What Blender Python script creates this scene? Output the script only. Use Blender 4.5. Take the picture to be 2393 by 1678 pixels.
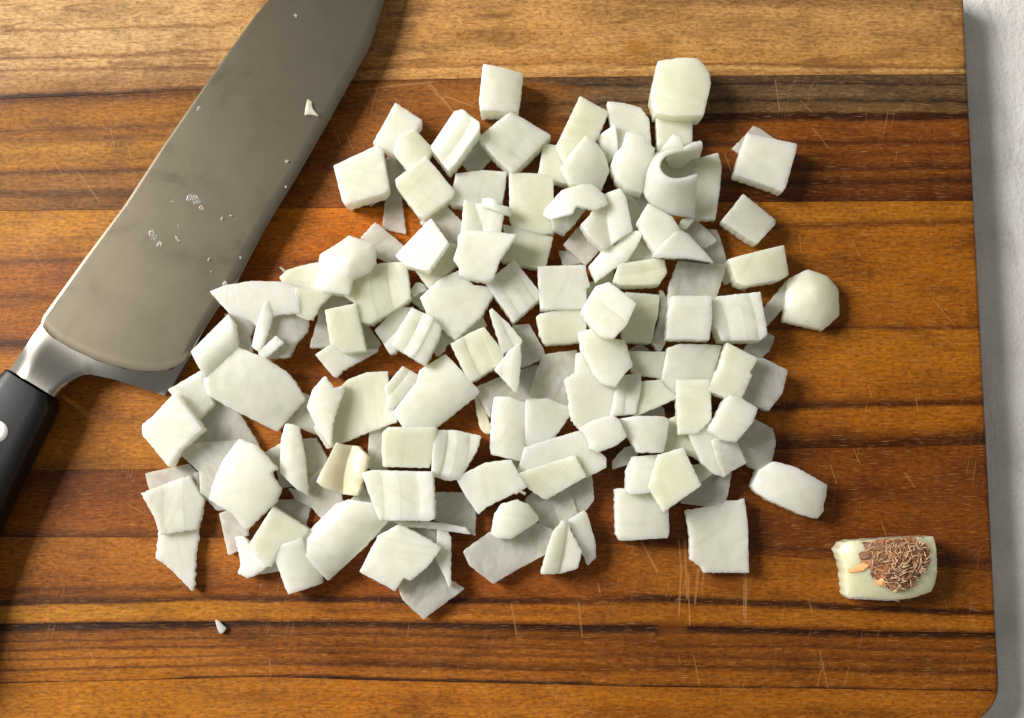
import bpy, bmesh, math, random
import numpy as np
from mathutils import Vector
from mathutils.geometry import delaunay_2d_cdt

# ------------------------------------------------------------------ scene, camera, light
for o in list(bpy.data.objects): bpy.data.objects.remove(o)
scene = bpy.context.scene
COL = scene.collection
W, H = 2393.0, 1678.0          # size of the photograph, used to measure the board
FPX = 2600.0                   # focal length in photograph pixels
PITCH = math.radians(6.2)      # phone held a little below the middle, leaning forward
DIST = FPX * 0.000135          # metres from lens to board
cam_d = bpy.data.cameras.new('camera'); cam = bpy.data.objects.new('camera', cam_d); COL.objects.link(cam)
cam.location = (0, -DIST*math.sin(PITCH), DIST*math.cos(PITCH))
cam.rotation_euler = (PITCH, 0, 0)
cam_d.sensor_fit = 'HORIZONTAL'; cam_d.sensor_width = 36; cam_d.lens = 36*FPX/W
cam_d.clip_start = 0.01; cam_d.clip_end = 50
scene.camera = cam
world = bpy.data.worlds.new('World'); scene.world = world; world.use_nodes = True
bg = world.node_tree.nodes['Background']
bg.inputs[0].default_value = (1.0, 0.965, 0.91, 1); bg.inputs[1].default_value = 0.26
ld = bpy.data.lights.new('window_light', 'AREA'); ld.shape = 'RECTANGLE'; ld.size = 0.62; ld.size_y = 0.70
ld.energy = 52; ld.color = (1.0, 0.975, 0.94)
lamp = bpy.data.objects.new('window_light', ld); COL.objects.link(lamp)
lamp.location = (-1.22, 0.46, 1.02)
lamp.rotation_euler = (Vector((0.03, 0, 0)) - Vector(lamp.location)).to_track_quat('-Z', 'Y').to_euler()
scene.view_settings.view_transform = 'Standard'; scene.view_settings.look = 'None'
scene.view_settings.exposure = 0.0; scene.view_settings.gamma = 1
scene.render.engine = 'CYCLES'

CAMP = np.array(cam.location); cp, sp = math.cos(PITCH), math.sin(PITCH)
def ray(px, py):
    x = (px-W/2)/FPX; y = -(py-H/2)/FPX
    return np.array((x, y*cp+sp, y*sp-cp))
def at(px, py, z=0.0):
    """photograph pixel -> point of the place at height z (metres above the board)"""
    d = ray(px, py); k = (z-CAMP[2])/d[2]
    return CAMP+d*k
def wd(c, i=0):
    """board colours as measured, a little less saturated"""
    l = np.array(lin(c)); sat = (l.max()-l.min())/(l.max()+1e-6)
    f = np.array((0.76, 0.76, 0.29) if i not in (1, 2) else ((0.70, 0.78, 0.36) if i == 2 else (0.87, 0.81, 0.66)))
    k = min(max((sat-0.76)/0.16, 0), 1) if i != 1 else 1.0
    return tuple(l*(np.array((0.77, 0.73, 0.69))*(1-k)+f*k))
def lin(c):
    return tuple((v/255/12.92 if v/255 <= 0.04045 else ((v/255+0.055)/1.055)**2.4) for v in c)

# ------------------------------------------------------------------ helpers
def tag(o, label=None, cat=None, group=None, kind=None):
    if label: o['label'] = label
    if cat: o['category'] = cat
    if group: o['group'] = group
    if kind: o['kind'] = kind
    return o
def link(name, me, mat, parent=None, sharp=35):
    o = bpy.data.objects.new(name, me); COL.objects.link(o)
    if mat: me.materials.append(mat)
    if parent: o.parent = parent
    for p in me.polygons: p.use_smooth = True
    if sharp: me.set_sharp_from_angle(angle=math.radians(sharp))
    return o
def mesh(name, v, f):
    me = bpy.data.meshes.new(name); me.from_pydata([tuple(map(float, p)) for p in v], [], [tuple(q) for q in f]); me.update(); return me
def nodes(name):
    m = bpy.data.materials.new(name); m.use_nodes = True
    nt = m.node_tree; nt.nodes.clear()
    return m, nt, lambda t, **k: mk(nt, t, **k)
def mk(nt, t, **k):
    n = nt.nodes.new('ShaderNode'+t)
    for a, b in k.items():
        if a == 'ins':
            for i, v in b.items():
                if isinstance(v, bpy.types.NodeSocket): nt.links.new(v, n.inputs[i])
                else:
                    if isinstance(v, tuple) and n.inputs[i].type == 'RGBA' and len(v) == 3: v = (*v, 1)
                    n.inputs[i].default_value = v
        else: setattr(n, a, b)
    return n
def math_(nt, op, a, b=None, c=None, clamp=False):
    n = nt.nodes.new('ShaderNodeMath'); n.operation = op; n.use_clamp = clamp
    for i, v in enumerate((a, b, c)):
        if v is None: continue
        if isinstance(v, bpy.types.NodeSocket): nt.links.new(v, n.inputs[i])
        else: n.inputs[i].default_value = v
    return n.outputs[0]
def mix(nt, f, a, b, mode='MIX'):
    n = nt.nodes.new('ShaderNodeMix'); n.data_type = 'RGBA'; n.blend_type = mode
    for i, v in ((0, f), (6, a), (7, b)):
        if isinstance(v, bpy.types.NodeSocket): nt.links.new(v, n.inputs[i])
        elif i == 0: n.inputs[0].default_value = v
        else: n.inputs[i].default_value = (*v[:3], 1)
    return n.outputs[2]
def ramp(nt, fac, stops, interp='LINEAR'):
    n = nt.nodes.new('ShaderNodeValToRGB'); n.color_ramp.interpolation = interp
    e = n.color_ramp.elements
    while len(e) < len(stops): e.new(0.5)
    while len(e) > len(stops): e.remove(e[-1])
    for el, (p, c) in zip(e, sorted(stops)):
        el.position = min(max(p, 0), 1); el.color = (*c[:3], 1) if not isinstance(c, (int, float)) else (c, c, c, 1)
    nt.links.new(fac, n.inputs[0]); return n.outputs[0]
def noise(nt, vec, scale, detail=4, rough=0.55, dist=0.0):
    n = mk(nt, 'TexNoise', ins={'Vector': vec, 'Scale': scale, 'Detail': detail, 'Roughness': rough, 'Distortion': dist})
    return n.outputs[0]
def mapping(nt, vec, scale=(1, 1, 1), rot=(0, 0, 0), loc=(0, 0, 0)):
    return mk(nt, 'Mapping', ins={'Vector': vec, 'Scale': scale, 'Rotation': rot, 'Location': loc}).outputs[0]

# ------------------------------------------------------------------ countertop
ZC = -0.0155
def counter_mat():
    m, nt, N = nodes('pale_countertop')
    tc = N('TexCoord').outputs['Object']
    a = noise(nt, tc, 55, 5, 0.6); b = noise(nt, tc, 700, 3, 0.7)
    c = ramp(nt, a, [(0.28, lin((206, 204, 199))), (0.5, lin((224, 221, 216))), (0.72, lin((234, 232, 228)))])
    c = mix(nt, 0.16, c, ramp(nt, b, [(0.35, lin((150, 149, 145))), (0.6, lin((226, 225, 224)))]), 'MULTIPLY')
    p = N('BsdfPrincipled', ins={'Base Color': c, 'Roughness': 0.75})
    b = math_(nt, 'MULTIPLY_ADD', noise(nt, mapping(nt, tc, (1, 0.5, 1), rot=(0, 0, 0.5)), 45, 3, 0.5, 0.8), 6.0, b)
    bp = N('Bump', ins={'Strength': 0.6, 'Distance': 0.0007, 'Height': b}); nt.links.new(bp.outputs[0], p.inputs['Normal'])
    nt.links.new(p.outputs[0], N('OutputMaterial').inputs[0]); return m
tag(link('countertop', mesh('countertop', [(-1, -1, ZC), (1, -1, ZC), (1, 1, ZC), (-1, 1, ZC)], [(0, 1, 2, 3)]), counter_mat(), sharp=None), 'pale textured countertop under the cutting board', None, None, 'structure')

# ------------------------------------------------------------------ cutting board
XL = -420.0
SEAM = [  # (x, y) along each joint, measured on the photograph
 [(XL, -58), (2400, -58)],
 [(XL, 240), (0, 231), (250, 221), (467, 209), (640, 198), (820, 189), (1240, 181), (1700, 177), (2400, 173)],
 [(XL, 496), (0, 492), (870, 485), (1700, 472), (2400, 468)],
 [(XL, 1106), (0, 1100), (330, 1098), (1000, 1080), (1700, 1052), (2400, 1037)],
 [(XL, 1256), (0, 1255), (700, 1256), (1450, 1270), (1850, 1302), (2400, 1338)],
 [(XL, 1464), (0, 1461), (520, 1453), (870, 1455), (1300, 1461), (1600, 1466), (2000, 1476), (2400, 1482)],
 [(XL, 1600), (0, 1597), (440, 1586), (620, 1581), (870, 1590), (1300, 1599), (1500, 1605), (2000, 1610), (2400, 1617)],
 [(XL, 1694), (2400, 1694)]]
def seam(i, x):
    s = SEAM[i]; return float(np.interp(x, [p[0] for p in s], [p[1] for p in s]))
def edge_x(y):
    x = 2255+0.0515*y
    R = 100.0
    if y > 1694-R: x -= R-math.sqrt(max(R*R-(y-1694+R)**2, 0))
    R = 60.0
    if y < -58+R: x -= R-math.sqrt(max(R*R-(-58+R-y)**2, 0))
    return x

B = {  # colour bands of each plank: position across the plank in photograph pixels, at left / middle / right
1: (150, [(-55, (186, 146, 98)), (20, (203, 166, 118)), (52, (200, 163, 116)), (60, (158, 118, 76)), (68, (203, 168, 124)), (118, (200, 162, 116)), (126, (138, 100, 64)), (134, (198, 160, 114)), (156, (196, 158, 112)), (165, (146, 106, 66)), (176, (190, 152, 106)), (205, (160, 118, 74)), (216, (150, 108, 66)), (226, (80, 48, 24)), (231, (60, 34, 14))],
    1000, [(-55, (180, 136, 84)), (30, (192, 146, 92)), (80, (188, 140, 84)), (120, (196, 150, 94)), (150, (180, 130, 74)), (158, (150, 104, 56)), (166, (198, 152, 94)), (186, (180, 132, 80))],
    2100, [(-55, (186, 140, 88)), (8, (160, 120, 76)), (25, (198, 152, 98)), (60, (192, 146, 92)), (100, (200, 152, 94)), (148, (190, 140, 80)), (156, (140, 96, 52)), (164, (212, 168, 112)), (173, (180, 134, 84))]),
2: (150, [(231, (110, 58, 18)), (244, (150, 88, 34)), (270, (176, 108, 48)), (292, (172, 104, 46)), (300, (136, 78, 30)), (312, (170, 102, 44)), (325, (152, 90, 38)), (345, (190, 124, 60)), (362, (176, 110, 50)), (385, (180, 112, 50)), (396, (150, 86, 36)), (402, (96, 54, 22)), (412, (150, 92, 48)), (440, (158, 98, 54)), (450, (112, 64, 30)), (460, (110, 62, 28)), (468, (150, 92, 48)), (490, (146, 88, 44))],
    920, [(188, (120, 64, 28)), (196, (150, 86, 44)), (230, (156, 90, 46)), (262, (142, 78, 36)), (300, (148, 82, 38)), (350, (140, 74, 32)), (372, (112, 56, 22)), (400, (138, 72, 30)), (440, (150, 80, 30)), (480, (140, 70, 20))],
    2100, [(175, (104, 82, 56)), (192, (98, 76, 52)), (197, (58, 42, 26)), (203, (112, 90, 62)), (226, (118, 94, 64)), (238, (70, 50, 28)), (244, (120, 94, 60)), (260, (130, 98, 60)), (267, (64, 30, 10)), (278, (66, 28, 8)), (288, (150, 80, 34)), (322, (146, 76, 30)), (333, (92, 42, 12)), (346, (148, 78, 30)), (360, (120, 58, 20)), (372, (144, 76, 28)), (394, (88, 40, 12)), (404, (142, 74, 26)), (424, (74, 33, 10)), (440, (118, 58, 18)), (466, (92, 42, 12))]),
3: (150, [(492, (188, 122, 54)), (540, (194, 128, 60)), (596, (178, 108, 46)), (608, (116, 62, 24)), (620, (164, 94, 40)), (680, (172, 100, 44)), (694, (140, 76, 32)), (706, (168, 98, 42)), (780, (156, 86, 36)), (796, (84, 42, 18)), (808, (74, 36, 16)), (822, (130, 70, 32)), (842, (184, 112, 48)), (900, (168, 98, 38)), (960, (176, 108, 44)), (1010, (170, 102, 40)), (1060, (180, 112, 48)), (1098, (150, 88, 34))],
    1000, [(486, (196, 108, 24)), (540, (188, 100, 22)), (600, (176, 92, 20)), (616, (110, 50, 10)), (640, (160, 80, 16)), (700, (150, 72, 16)), (760, (168, 86, 22)), (800, (186, 104, 30)), (860, (160, 84, 22)), (880, (120, 58, 14)), (900, (170, 92, 24)), (960, (172, 94, 24)), (1020, (150, 76, 18)), (1078, (130, 64, 16))],
    2100, [(469, (188, 112, 42)), (500, (190, 116, 46)), (518, (128, 66, 22)), (530, (186, 108, 38)), (560, (176, 100, 32)), (600, (184, 106, 34)), (690, (186, 108, 36)), (756, (170, 94, 30)), (766, (120, 60, 18)), (776, (190, 112, 38)), (850, (194, 114, 40)), (920, (180, 102, 34)), (938, (104, 50, 14)), (946, (92, 42, 10)), (956, (186, 106, 34)), (1000, (176, 98, 30)), (1030, (100, 48, 14)), (1037, (88, 40, 12))]),
4: (150, [(1101, (120, 62, 28)), (1140, (126, 66, 30)), (1180, (142, 76, 36)), (1230, (148, 82, 40)), (1246, (120, 64, 28)), (1255, (100, 52, 22))],
    1000, [(1080, (130, 66, 24)), (1120, (140, 72, 28)), (1170, (120, 60, 24)), (1230, (136, 70, 28)), (1256, (120, 60, 22))],
    2100, [(1044, (134, 68, 24)), (1100, (140, 72, 26)), (1150, (128, 64, 22)), (1200, (146, 76, 28)), (1250, (136, 68, 24)), (1290, (120, 60, 20)), (1300, (94, 44, 12)), (1316, (130, 66, 22))]),
5: (150, [(1255, (176, 106, 52)), (1290, (172, 102, 48)), (1340, (166, 96, 44)), (1366, (160, 92, 42)), (1378, (116, 62, 28)), (1390, (152, 86, 40)), (1402, (104, 56, 24)), (1409, (88, 46, 20)), (1416, (186, 120, 56)), (1440, (190, 124, 58)), (1453, (172, 106, 46)), (1457, (84, 44, 20)), (1461, (62, 32, 14))],
    1100, [(1258, (148, 76, 32)), (1320, (156, 80, 34)), (1392, (150, 78, 30)), (1401, (82, 38, 12)), (1409, (78, 36, 12)), (1416, (172, 98, 40)), (1430, (140, 78, 30)), (1446, (180, 106, 44)), (1458, (100, 50, 18))],
    2100, [(1318, (160, 90, 34)), (1380, (178, 102, 40)), (1412, (170, 96, 36)), (1419, (84, 40, 10)), (1426, (72, 32, 8)), (1433, (172, 98, 36)), (1462, (184, 108, 42)), (1474, (120, 62, 20)), (1479, (60, 28, 8))]),
6: (150, [(1461, (56, 30, 16)), (1470, (66, 36, 20)), (1480, (146, 84, 42)), (1492, (150, 88, 44)), (1497, (104, 56, 24)), (1502, (154, 90, 42)), (1512, (150, 86, 40)), (1517, (104, 54, 22)), (1523, (170, 102, 46)), (1536, (164, 98, 44)), (1541, (122, 68, 28)), (1546, (176, 106, 48)), (1558, (168, 100, 44)), (1564, (112, 60, 24)), (1571, (176, 108, 50)), (1590, (168, 100, 42)), (1595, (76, 38, 12)), (1597, (60, 30, 10))],  # first dark bands: the joint, plus the shadow below it painted in
    1000, [(1456, (54, 28, 14)), (1465, (74, 40, 20)), (1475, (140, 78, 34)), (1486, (100, 52, 22)), (1494, (148, 84, 36)), (1512, (112, 58, 22)), (1518, (152, 86, 36)), (1530, (118, 62, 24)), (1537, (158, 90, 38)), (1560, (96, 48, 16)), (1566, (160, 92, 38)), (1584, (164, 94, 38)), (1590, (74, 36, 10)), (1593, (60, 28, 8))],
    2100, [(1478, (58, 28, 10)), (1486, (70, 34, 12)), (1496, (150, 82, 32)), (1512, (136, 72, 26)), (1518, (110, 56, 18)), (1526, (156, 86, 34)), (1545, (118, 60, 20)), (1553, (152, 86, 34)), (1568, (104, 52, 16)), (1580, (164, 92, 36)), (1604, (160, 90, 34)), (1611, (76, 36, 10)), (1614, (62, 28, 8))]),
7: (150, [(1597, (178, 108, 42)), (1620, (176, 108, 42)), (1650, (186, 116, 48)), (1694, (176, 108, 44))],
    1000, [(1592, (168, 98, 38)), (1610, (182, 110, 46)), (1640, (170, 98, 36)), (1660, (182, 110, 44)), (1694, (160, 90, 34))],
    2100, [(1612, (174, 98, 38)), (1640, (190, 112, 44)), (1660, (170, 96, 36)), (1694, (180, 104, 40))])}

SCR = [(1500,1268,1536,1336,1.6),(1586,1262,1592,1330,1.2),(1600,1262,1606,1398,1.7),(1592,1330,1586,1440,1.5),(1632,1330,1624,1410,1.6),(1645,1340,1640,1380,1.0),(1744,1300,1742,1445,2.0),(1739,1340,1737,1440,1.0),(1608,1340,1612,1460,1.3),
 (1195,1412,1207,1482,1.3),(1352,1408,1361,1490,1.2),(1398,1364,1402,1385,1.0),(1622,1535,1634,1600,0.8),(1585,1532,1590,1552,0.9),(1925,1548,1910,1600,0.9),(1915,1520,1935,1610,0.8),(2120,1300,2150,1350,0.9),
 (258,300,268,345,0.9),(296,330,306,372,0.9),(128,380,146,410,0.8),(262,330,250,372,0.8),(180,400,232,470,0.8),(1000,190,1060,262,1.5),(1040,225,1110,250,1.1),(904,202,1010,192,1.5),(1000,200,1040,240,1.3),(830,212,900,204,1.0),
 (808,310,826,352,0.9),(780,300,800,345,0.8),(868,258,884,200,0.7),(1694,360,1718,425,1.2),(1812,188,1822,260,0.9),(1870,235,1896,262,0.8),(1716,130,1726,144,1.1),(1523,140,1526,180,0.9),(1868,550,1872,588,0.9),(1900,300,1936,345,0.8),
 (1940,1085,1955,1130,0.9),(2115,1105,2138,1140,0.9),(2030,900,2038,930,0.8),(2140,930,2146,960,0.9),(470,40,520,100,0.6),(60,560,110,640,0.6),(330,640,350,700,0.7),(2180,700,2230,760,0.7),(1990,560,2010,600,0.7),(2060,1220,2080,1280,0.7),
 (560,1330,610,1350,0.7),(212,1525,220,1545,1.2),(630,1540,632,1580,0.8),(1890,1400,1900,1440,0.7),(2200,1380,2215,1425,0.6),(1995,1050,2010,1085,0.7),(100,1290,135,1330,0.6),(300,1180,345,1205,0.7)]
STAIN = [(1487,108,30,26,(150,96,20)),(1650,70,14,40,(150,110,60)),(1574,1470,36,44,(112,60,14)),(1690,1352,50,34,(100,48,12)),(463,1635,14,28,(160,100,20)),(2060,250,50,10,(90,60,30)),(910,1610,26,10,(150,90,20)),(1545,1660,40,12,(120,70,16))]

def wood_mat(i):
    xl, A, xm, M_, xr, R_ = B[i]
    m, nt, N = nodes('plank_wood')
    tc = N('TexCoord'); uv = tc.outputs['UV']; ob = mapping(nt, tc.outputs['Object'], loc=(i*0.37, i*0.11, 0))
    sx = N('SeparateXYZ', ins={0: uv}); u, v = sx.outputs[0], sx.outputs[1]
    hgt = seam(i, 1000)-seam(i-1, 1000)
    # grain wanders: long waves, then short ripples
    w1 = noise(nt, mapping(nt, ob, (7, 45, 1)), 1, 2, 0.5)
    w2 = noise(nt, mapping(nt, ob, (60, 260, 1)), 1, 3, 0.6)
    amp1 = {1: 34, 2: 13, 3: 20, 4: 12, 5: 9, 6: 7, 7: 10}[i]/hgt
    vw = math_(nt, 'ADD', v, math_(nt, 'MULTIPLY', math_(nt, 'SUBTRACT', w1, 0.5), amp1*2))
    vw = math_(nt, 'ADD', vw, math_(nt, 'MULTIPLY', math_(nt, 'SUBTRACT', w2, 0.5), 16.0/hgt))
    def st(x, L):
        y0, y1 = seam(i-1, x), seam(i, x)
        return [((y-y0)/(y1-y0), wd(c, i)) for y, c in L]
    cl, cm, cr = (ramp(nt, vw, st(x, L)) for x, L in ((xl, A), (xm, M_), (xr, R_)))
    def sm(a, b, e):
        n = N('MapRange', interpolation_type='SMOOTHSTEP', ins={1: a, 2: b}); nt.links.new(e, n.inputs[0]); return n.outputs[0]
    uu = math_(nt, 'ADD', u, math_(nt, 'MULTIPLY', math_(nt, 'SUBTRACT', noise(nt, mapping(nt, ob, (18, 200, 1)), 1, 3), 0.5), 420.0))
    c = mix(nt, sm(350, 800, uu), cl, cm)
    c = mix(nt, sm(1230, 1560, uu) if i != 2 else sm(1200, 1420, uu), c, mix(nt, 1.0, cr, ((0.74, 0.76, 0.62) if i != 2 else (0.84, 0.80, 0.80)) if i != 1 else (0.86, 0.86, 0.84), 'MULTIPLY'))  # right end toned darker: window light's falloff put into the wood colour
    # broad mottling, fibre, open pores
    mot = noise(nt, mapping(nt, ob, (40, 110, 1)), 1, 3, 0.62)
    c = mix(nt, 1.0, c, ramp(nt, mot, [(0.30, (0.60, 0.57, 0.53)), (0.5, (0.98, 0.98, 0.98)), (0.70, (1.12, 1.14, 1.16))]), 'MULTIPLY')
    fib = noise(nt, mapping(nt, ob, (130, 2600, 1)), 1, 3, 0.68)
    c = mix(nt, 1.0, c, ramp(nt, fib, [(0.28, (0.60, 0.58, 0.55)), (0.5, (1, 1, 1)), (0.72, (1.12, 1.14, 1.18))]), 'MULTIPLY')
    spk = noise(nt, mapping(nt, ob, (520, 1050, 1), loc=(9, 2, 0)), 1, 3, 0.72)
    c = mix(nt, 1.0, c, ramp(nt, spk, [(0.32, (0.56, 0.52, 0.48)), (0.5, (1, 1, 1)), (0.68, (1.30, 1.34, 1.42))]), 'MULTIPLY')
    por = noise(nt, mapping(nt, ob, (260, 5200, 1)), 1, 2, 0.5)
    pm = ramp(nt, por, [(0.60, 0.0), (0.70, 1.0)])
    strong = {1: 0.42, 2: 0.42, 3: 0.40, 4: 0.35, 5: 0.45, 6: 0.45, 7: 0.4}[i]
    c = mix(nt, math_(nt, 'MULTIPLY', pm, strong), c, lin((52, 26, 8)))
    li = noise(nt, mapping(nt, ob, (200, 3800, 1), loc=(3, 5, 0)), 1, 2, 0.5)
    c = mix(nt, math_(nt, 'MULTIPLY', ramp(nt, li, [(0.60, 0.0), (0.74, 1.0)]), 0.30), c, lin((226, 172, 108)))
    # growth-ring streaks in the pale plank
    if i == 1:
        wv = noise(nt, mapping(nt, ob, (16, 150, 1), rot=(0, 0, 0.05)), 1, 3, 0.5, 1.2)
        wm = ramp(nt, wv, [(0.44, 0.0), (0.49, 1.0), (0.52, 0.1), (0.60, 0.0), (0.66, 0.7), (0.69, 0.0)])
        c = mix(nt, math_(nt, 'MULTIPLY', math_(nt, 'MULTIPLY', wm, 0.75), sm(0.46, 0.62, noise(nt, mapping(nt, ob, (70, 60, 1)), 1, 3))), c, lin((108, 70, 36)))
    pos = mk(nt, 'NewGeometry').outputs['Position']
    # oil and water marks
    for (px, py, rx, ry, col) in STAIN:
        if not (seam(i-1, px) < py+ry and py-ry < seam(i, px)): continue
        q = at(px, py); d = mk(nt, 'VectorMath', operation='SUBTRACT', ins={0: pos, 1: tuple(q)}).outputs[0]
        d = mk(nt, 'VectorMath', operation='MULTIPLY', ins={0: d, 1: (1/(rx*.000135), 1/(ry*.000135), 0)}).outputs[0]
        L = mk(nt, 'VectorMath', operation='LENGTH', ins={0: d}).outputs['Value']
        L = math_(nt, 'ADD', L, math_(nt, 'MULTIPLY', math_(nt, 'SUBTRACT', noise(nt, mapping(nt, pos, (1, 1.6, 1)), 260, 3), 0.5), 1.1))
        c = mix(nt, math_(nt, 'MULTIPLY', ramp(nt, L, [(0.60, 1.0), (1.1, 0.0)]), 0.55), c, lin(col))
    # knife scratches: fine random ones and single long ones
    smask = None
    for k, (ang, sc, th) in enumerate(((1.36, 2300, 0.70), (0.95, 2600, 0.72))):
        s = noise(nt, mapping(nt, mapping(nt, pos, rot=(0, 0, -ang)), (75, sc, 1), loc=(k*7+i, k, 0)), 1, 1, 0.4)
        s = ramp(nt, s, [(th-0.02, 0.0), (th+0.03, 1.0)])
        smask = s if smask is None else math_(nt, 'MAXIMUM', smask, s)
    patch = sm(0.46, 0.64, noise(nt, pos, 38, 2))
    smask = math_(nt, 'MULTIPLY', smask, math_(nt, 'MULTIPLY_ADD', patch, 0.52, 0.05))
    rag = noise(nt, pos, 2600, 3, 0.7)
    for (x0, y0, x1, y1, w) in SCR:
        ym = (y0+y1)/2; xm2 = (x0+x1)/2
        if not (seam(i-1, xm2)-80 < ym < seam(i, xm2)+80): continue
        a, b = at(x0, y0), at(x1, y1); ba = b-a
        pa = mk(nt, 'VectorMath', operation='SUBTRACT', ins={0: pos, 1: tuple(a)}).outputs[0]
        hh = mk(nt, 'VectorMath', operation='DOT_PRODUCT', ins={0: pa, 1: tuple(ba/float(ba@ba))}).outputs['Value']
        hh = math_(nt, 'ADD', hh, 0.0, clamp=True)
        pr = mk(nt, 'VectorMath', operation='SCALE', ins={0: tuple(ba), 'Scale': hh}).outputs[0]
        df = mk(nt, 'VectorMath', operation='SUBTRACT', ins={0: pa, 1: pr}).outputs[0]
        L = mk(nt, 'VectorMath', operation='LENGTH', ins={0: df}).outputs['Value']
        g = math_(nt, 'SUBTRACT', 1.0, math_(nt, 'DIVIDE', L, w*0.00030), clamp=True)
        g = math_(nt, 'MULTIPLY', g, math_(nt, 'MULTIPLY_ADD', rag, 4.0, -1.2, clamp=True))
        smask = math_(nt, 'MAXIMUM', smask, g)
    c = mix(nt, math_(nt, 'MULTIPLY', smask, 0.40), c, lin((200, 154, 102)))
    wet = sm(0.44, 0.62, noise(nt, pos, 24, 3, 0.55))
    rough = math_(nt, 'SUBTRACT', math_(nt, 'MULTIPLY_ADD', fib, 0.25, 0.42), math_(nt, 'MULTIPLY', wet, 0.16))
    p = N('BsdfPrincipled', ins={'Base Color': c, 'Roughness': rough, 'Specular IOR Level': 0.18})
    hb = math_(nt, 'ADD', math_(nt, 'MULTIPLY', fib, 0.6), math_(nt, 'MULTIPLY', pm, -0.4))
    bp = N('Bump', ins={'Strength': 0.45, 'Distance': 0.00025, 'Height': hb}); nt.links.new(bp.outputs[0], p.inputs['Normal'])
    nt.links.new(p.outputs[0], N('OutputMaterial').inputs[0]); return m

board = bpy.data.objects.new('cutting_board', None); COL.objects.link(board); board.location = (0, 0, ZC)
tag(board, 'brown and tan wooden cutting board of glued planks, knife-scratched, rounded corners', 'cutting board')
def make_plank(i):
    verts, uvs, faces = [], [], []
    nx, nv = 90, 8
    gap = 0.5
    rows = []; prev = None
    for j in range(-2, nv+3):
        f = min(max(j/nv, 0), 1)
        if i == 7 and 0 < j < nv: f = 1-(1-j/nv)**2
        if i == 1 and 0 < j < nv: f = (j/nv)**2
        dz = {-2: ZC+0.0006, -1: -0.00025, nv+1: -0.00025, nv+2: ZC+0.0006}.get(j, 0.0)
        rows.append((f, dz, gap if j in (0, nv) else (0.15 if j in (-1, nv+1, -2, nv+2) else 0)))
    r = 0.0016
    for (f, dz, g) in rows:
        row = []
        ys = seam(i-1, 2200)*(1-f)+seam(i, 2200)*f
        ex = edge_x(ys)
        for k in range(nx+1+5):
            kk = min(k, nx)
            x = XL+(ex-12-XL)*kk/nx
            y0, y1 = seam(i-1, x)+g, seam(i, x)-g
            y = y0*(1-f)+y1*f
            p = at(x, y)
            z = dz
            if k > nx:
                th = (k-nx)/4*math.pi/2 if k-nx <= 4 else math.pi/2
                p = p+np.array((r*math.sin(th), 0, 0)); z = min(dz, -r*(1-math.cos(th)))
                if k-nx == 5: z = ZC+0.0006
            p = p.copy(); p[2] = z
            row.append(len(verts)); verts.append(p-np.array((0, 0, ZC))); uvs.append((x, f))
        if prev is not None:
            for k in range(len(row)-1): faces.append((prev[k], row[k], row[k+1], prev[k+1]))
        prev = row
    me = mesh('plank', verts, faces)
    ul = me.uv_layers.new(name='UVMap')
    for l in me.loops: ul.data[l.index].uv = uvs[l.vertex_index]
    o = link('plank', me, wood_mat(i), board, 50)
    return o
PL = ['pale tan plank along the top', 'brown plank with a grey streak at its right', 'wide orange-brown plank', 'dark reddish brown plank', 'striped tan plank', 'thin-lined brown plank below a dark joint', 'orange-tan plank along the bottom']
for i in range(1, 8):
    make_plank(i)['label'] = PL[i-1]

# ------------------------------------------------------------------ knife
def steel(name, col, rough, aniso=0.0, smear=0.0):
    m, nt, N = nodes(name)
    ob = N('TexCoord').outputs['Object']
    r = mapping(nt, ob, rot=(0, 0, -0.95))
    br = noise(nt, mapping(nt, r, (30, 2600, 1)), 1, 3, 0.6)
    sm_ = noise(nt, ob, 60, 4, 0.6, 0.6)
    c = mix(nt, math_(nt, 'MULTIPLY', ramp(nt, sm_, [(0.42, 0.0), (0.7, 1.0)]), smear), col, tuple(v*0.72 for v in col))
    ro = math_(nt, 'ADD', math_(nt, 'MULTIPLY', br, 0.03), math_(nt, 'MULTIPLY_ADD', sm_, 0.25*smear, rough-0.05-0.12*smear))
    p = N('BsdfPrincipled', ins={'Base Color': c, 'Metallic': 1.0, 'Roughness': ro, 'Anisotropic': aniso})
    bp = N('Bump', ins={'Strength': 0.05, 'Distance': 0.00004, 'Height': br}); nt.links.new(bp.outputs[0], p.inputs['Normal'])
    nt.links.new(p.outputs[0], N('OutputMaterial').inputs[0]); return m
M_BLADE = steel('blade_steel', lin((143, 134, 116)), 0.33, 0.0, 0.7)
M_BOLST = steel('bolster_steel', lin((152, 149, 141)), 0.33)
M_RIVET = steel('rivet_steel', lin((214, 208, 204)), 0.4)
def handle_mat():
    m, nt, N = nodes('black_handle')
    n = noise(nt, N('TexCoord').outputs['Object'], 900, 3, 0.6)
    p = N('BsdfPrincipled', ins={'Base Color': lin((15, 18, 20)), 'Specular IOR Level': 0.35, 'Roughness': math_(nt, 'MULTIPLY_ADD', n, 0.2, 0.34)})
    bp = N('Bump', ins={'Strength': 0.15, 'Distance': 0.0001, 'Height': n}); nt.links.new(bp.outputs[0], p.inputs['Normal'])
    nt.links.new(p.outputs[0], N('OutputMaterial').inputs[0]); return m
M_HANDLE = handle_mat()
ZB = 0.0085
SP = np.array([(95,758),(99,742),(196,607),(293,477),(382,340),(472,209),(536,118),(603,28),(628,0),(700,-85),(800,-190),(900,-290),(945,-335)], float)
ED = np.array([(443,834),(474,775),(512,717),(554,661),(616,541),(655,476),(695,412),(760,298),(815,199),(864,110),(899,0),(922,-110),(940,-230),(945,-335)], float)
GR = np.array([(95,758),(108,775),(123,789),(168,816),(224,842),(290,862),(350,870),(402,863),(443,834)], float)
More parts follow.
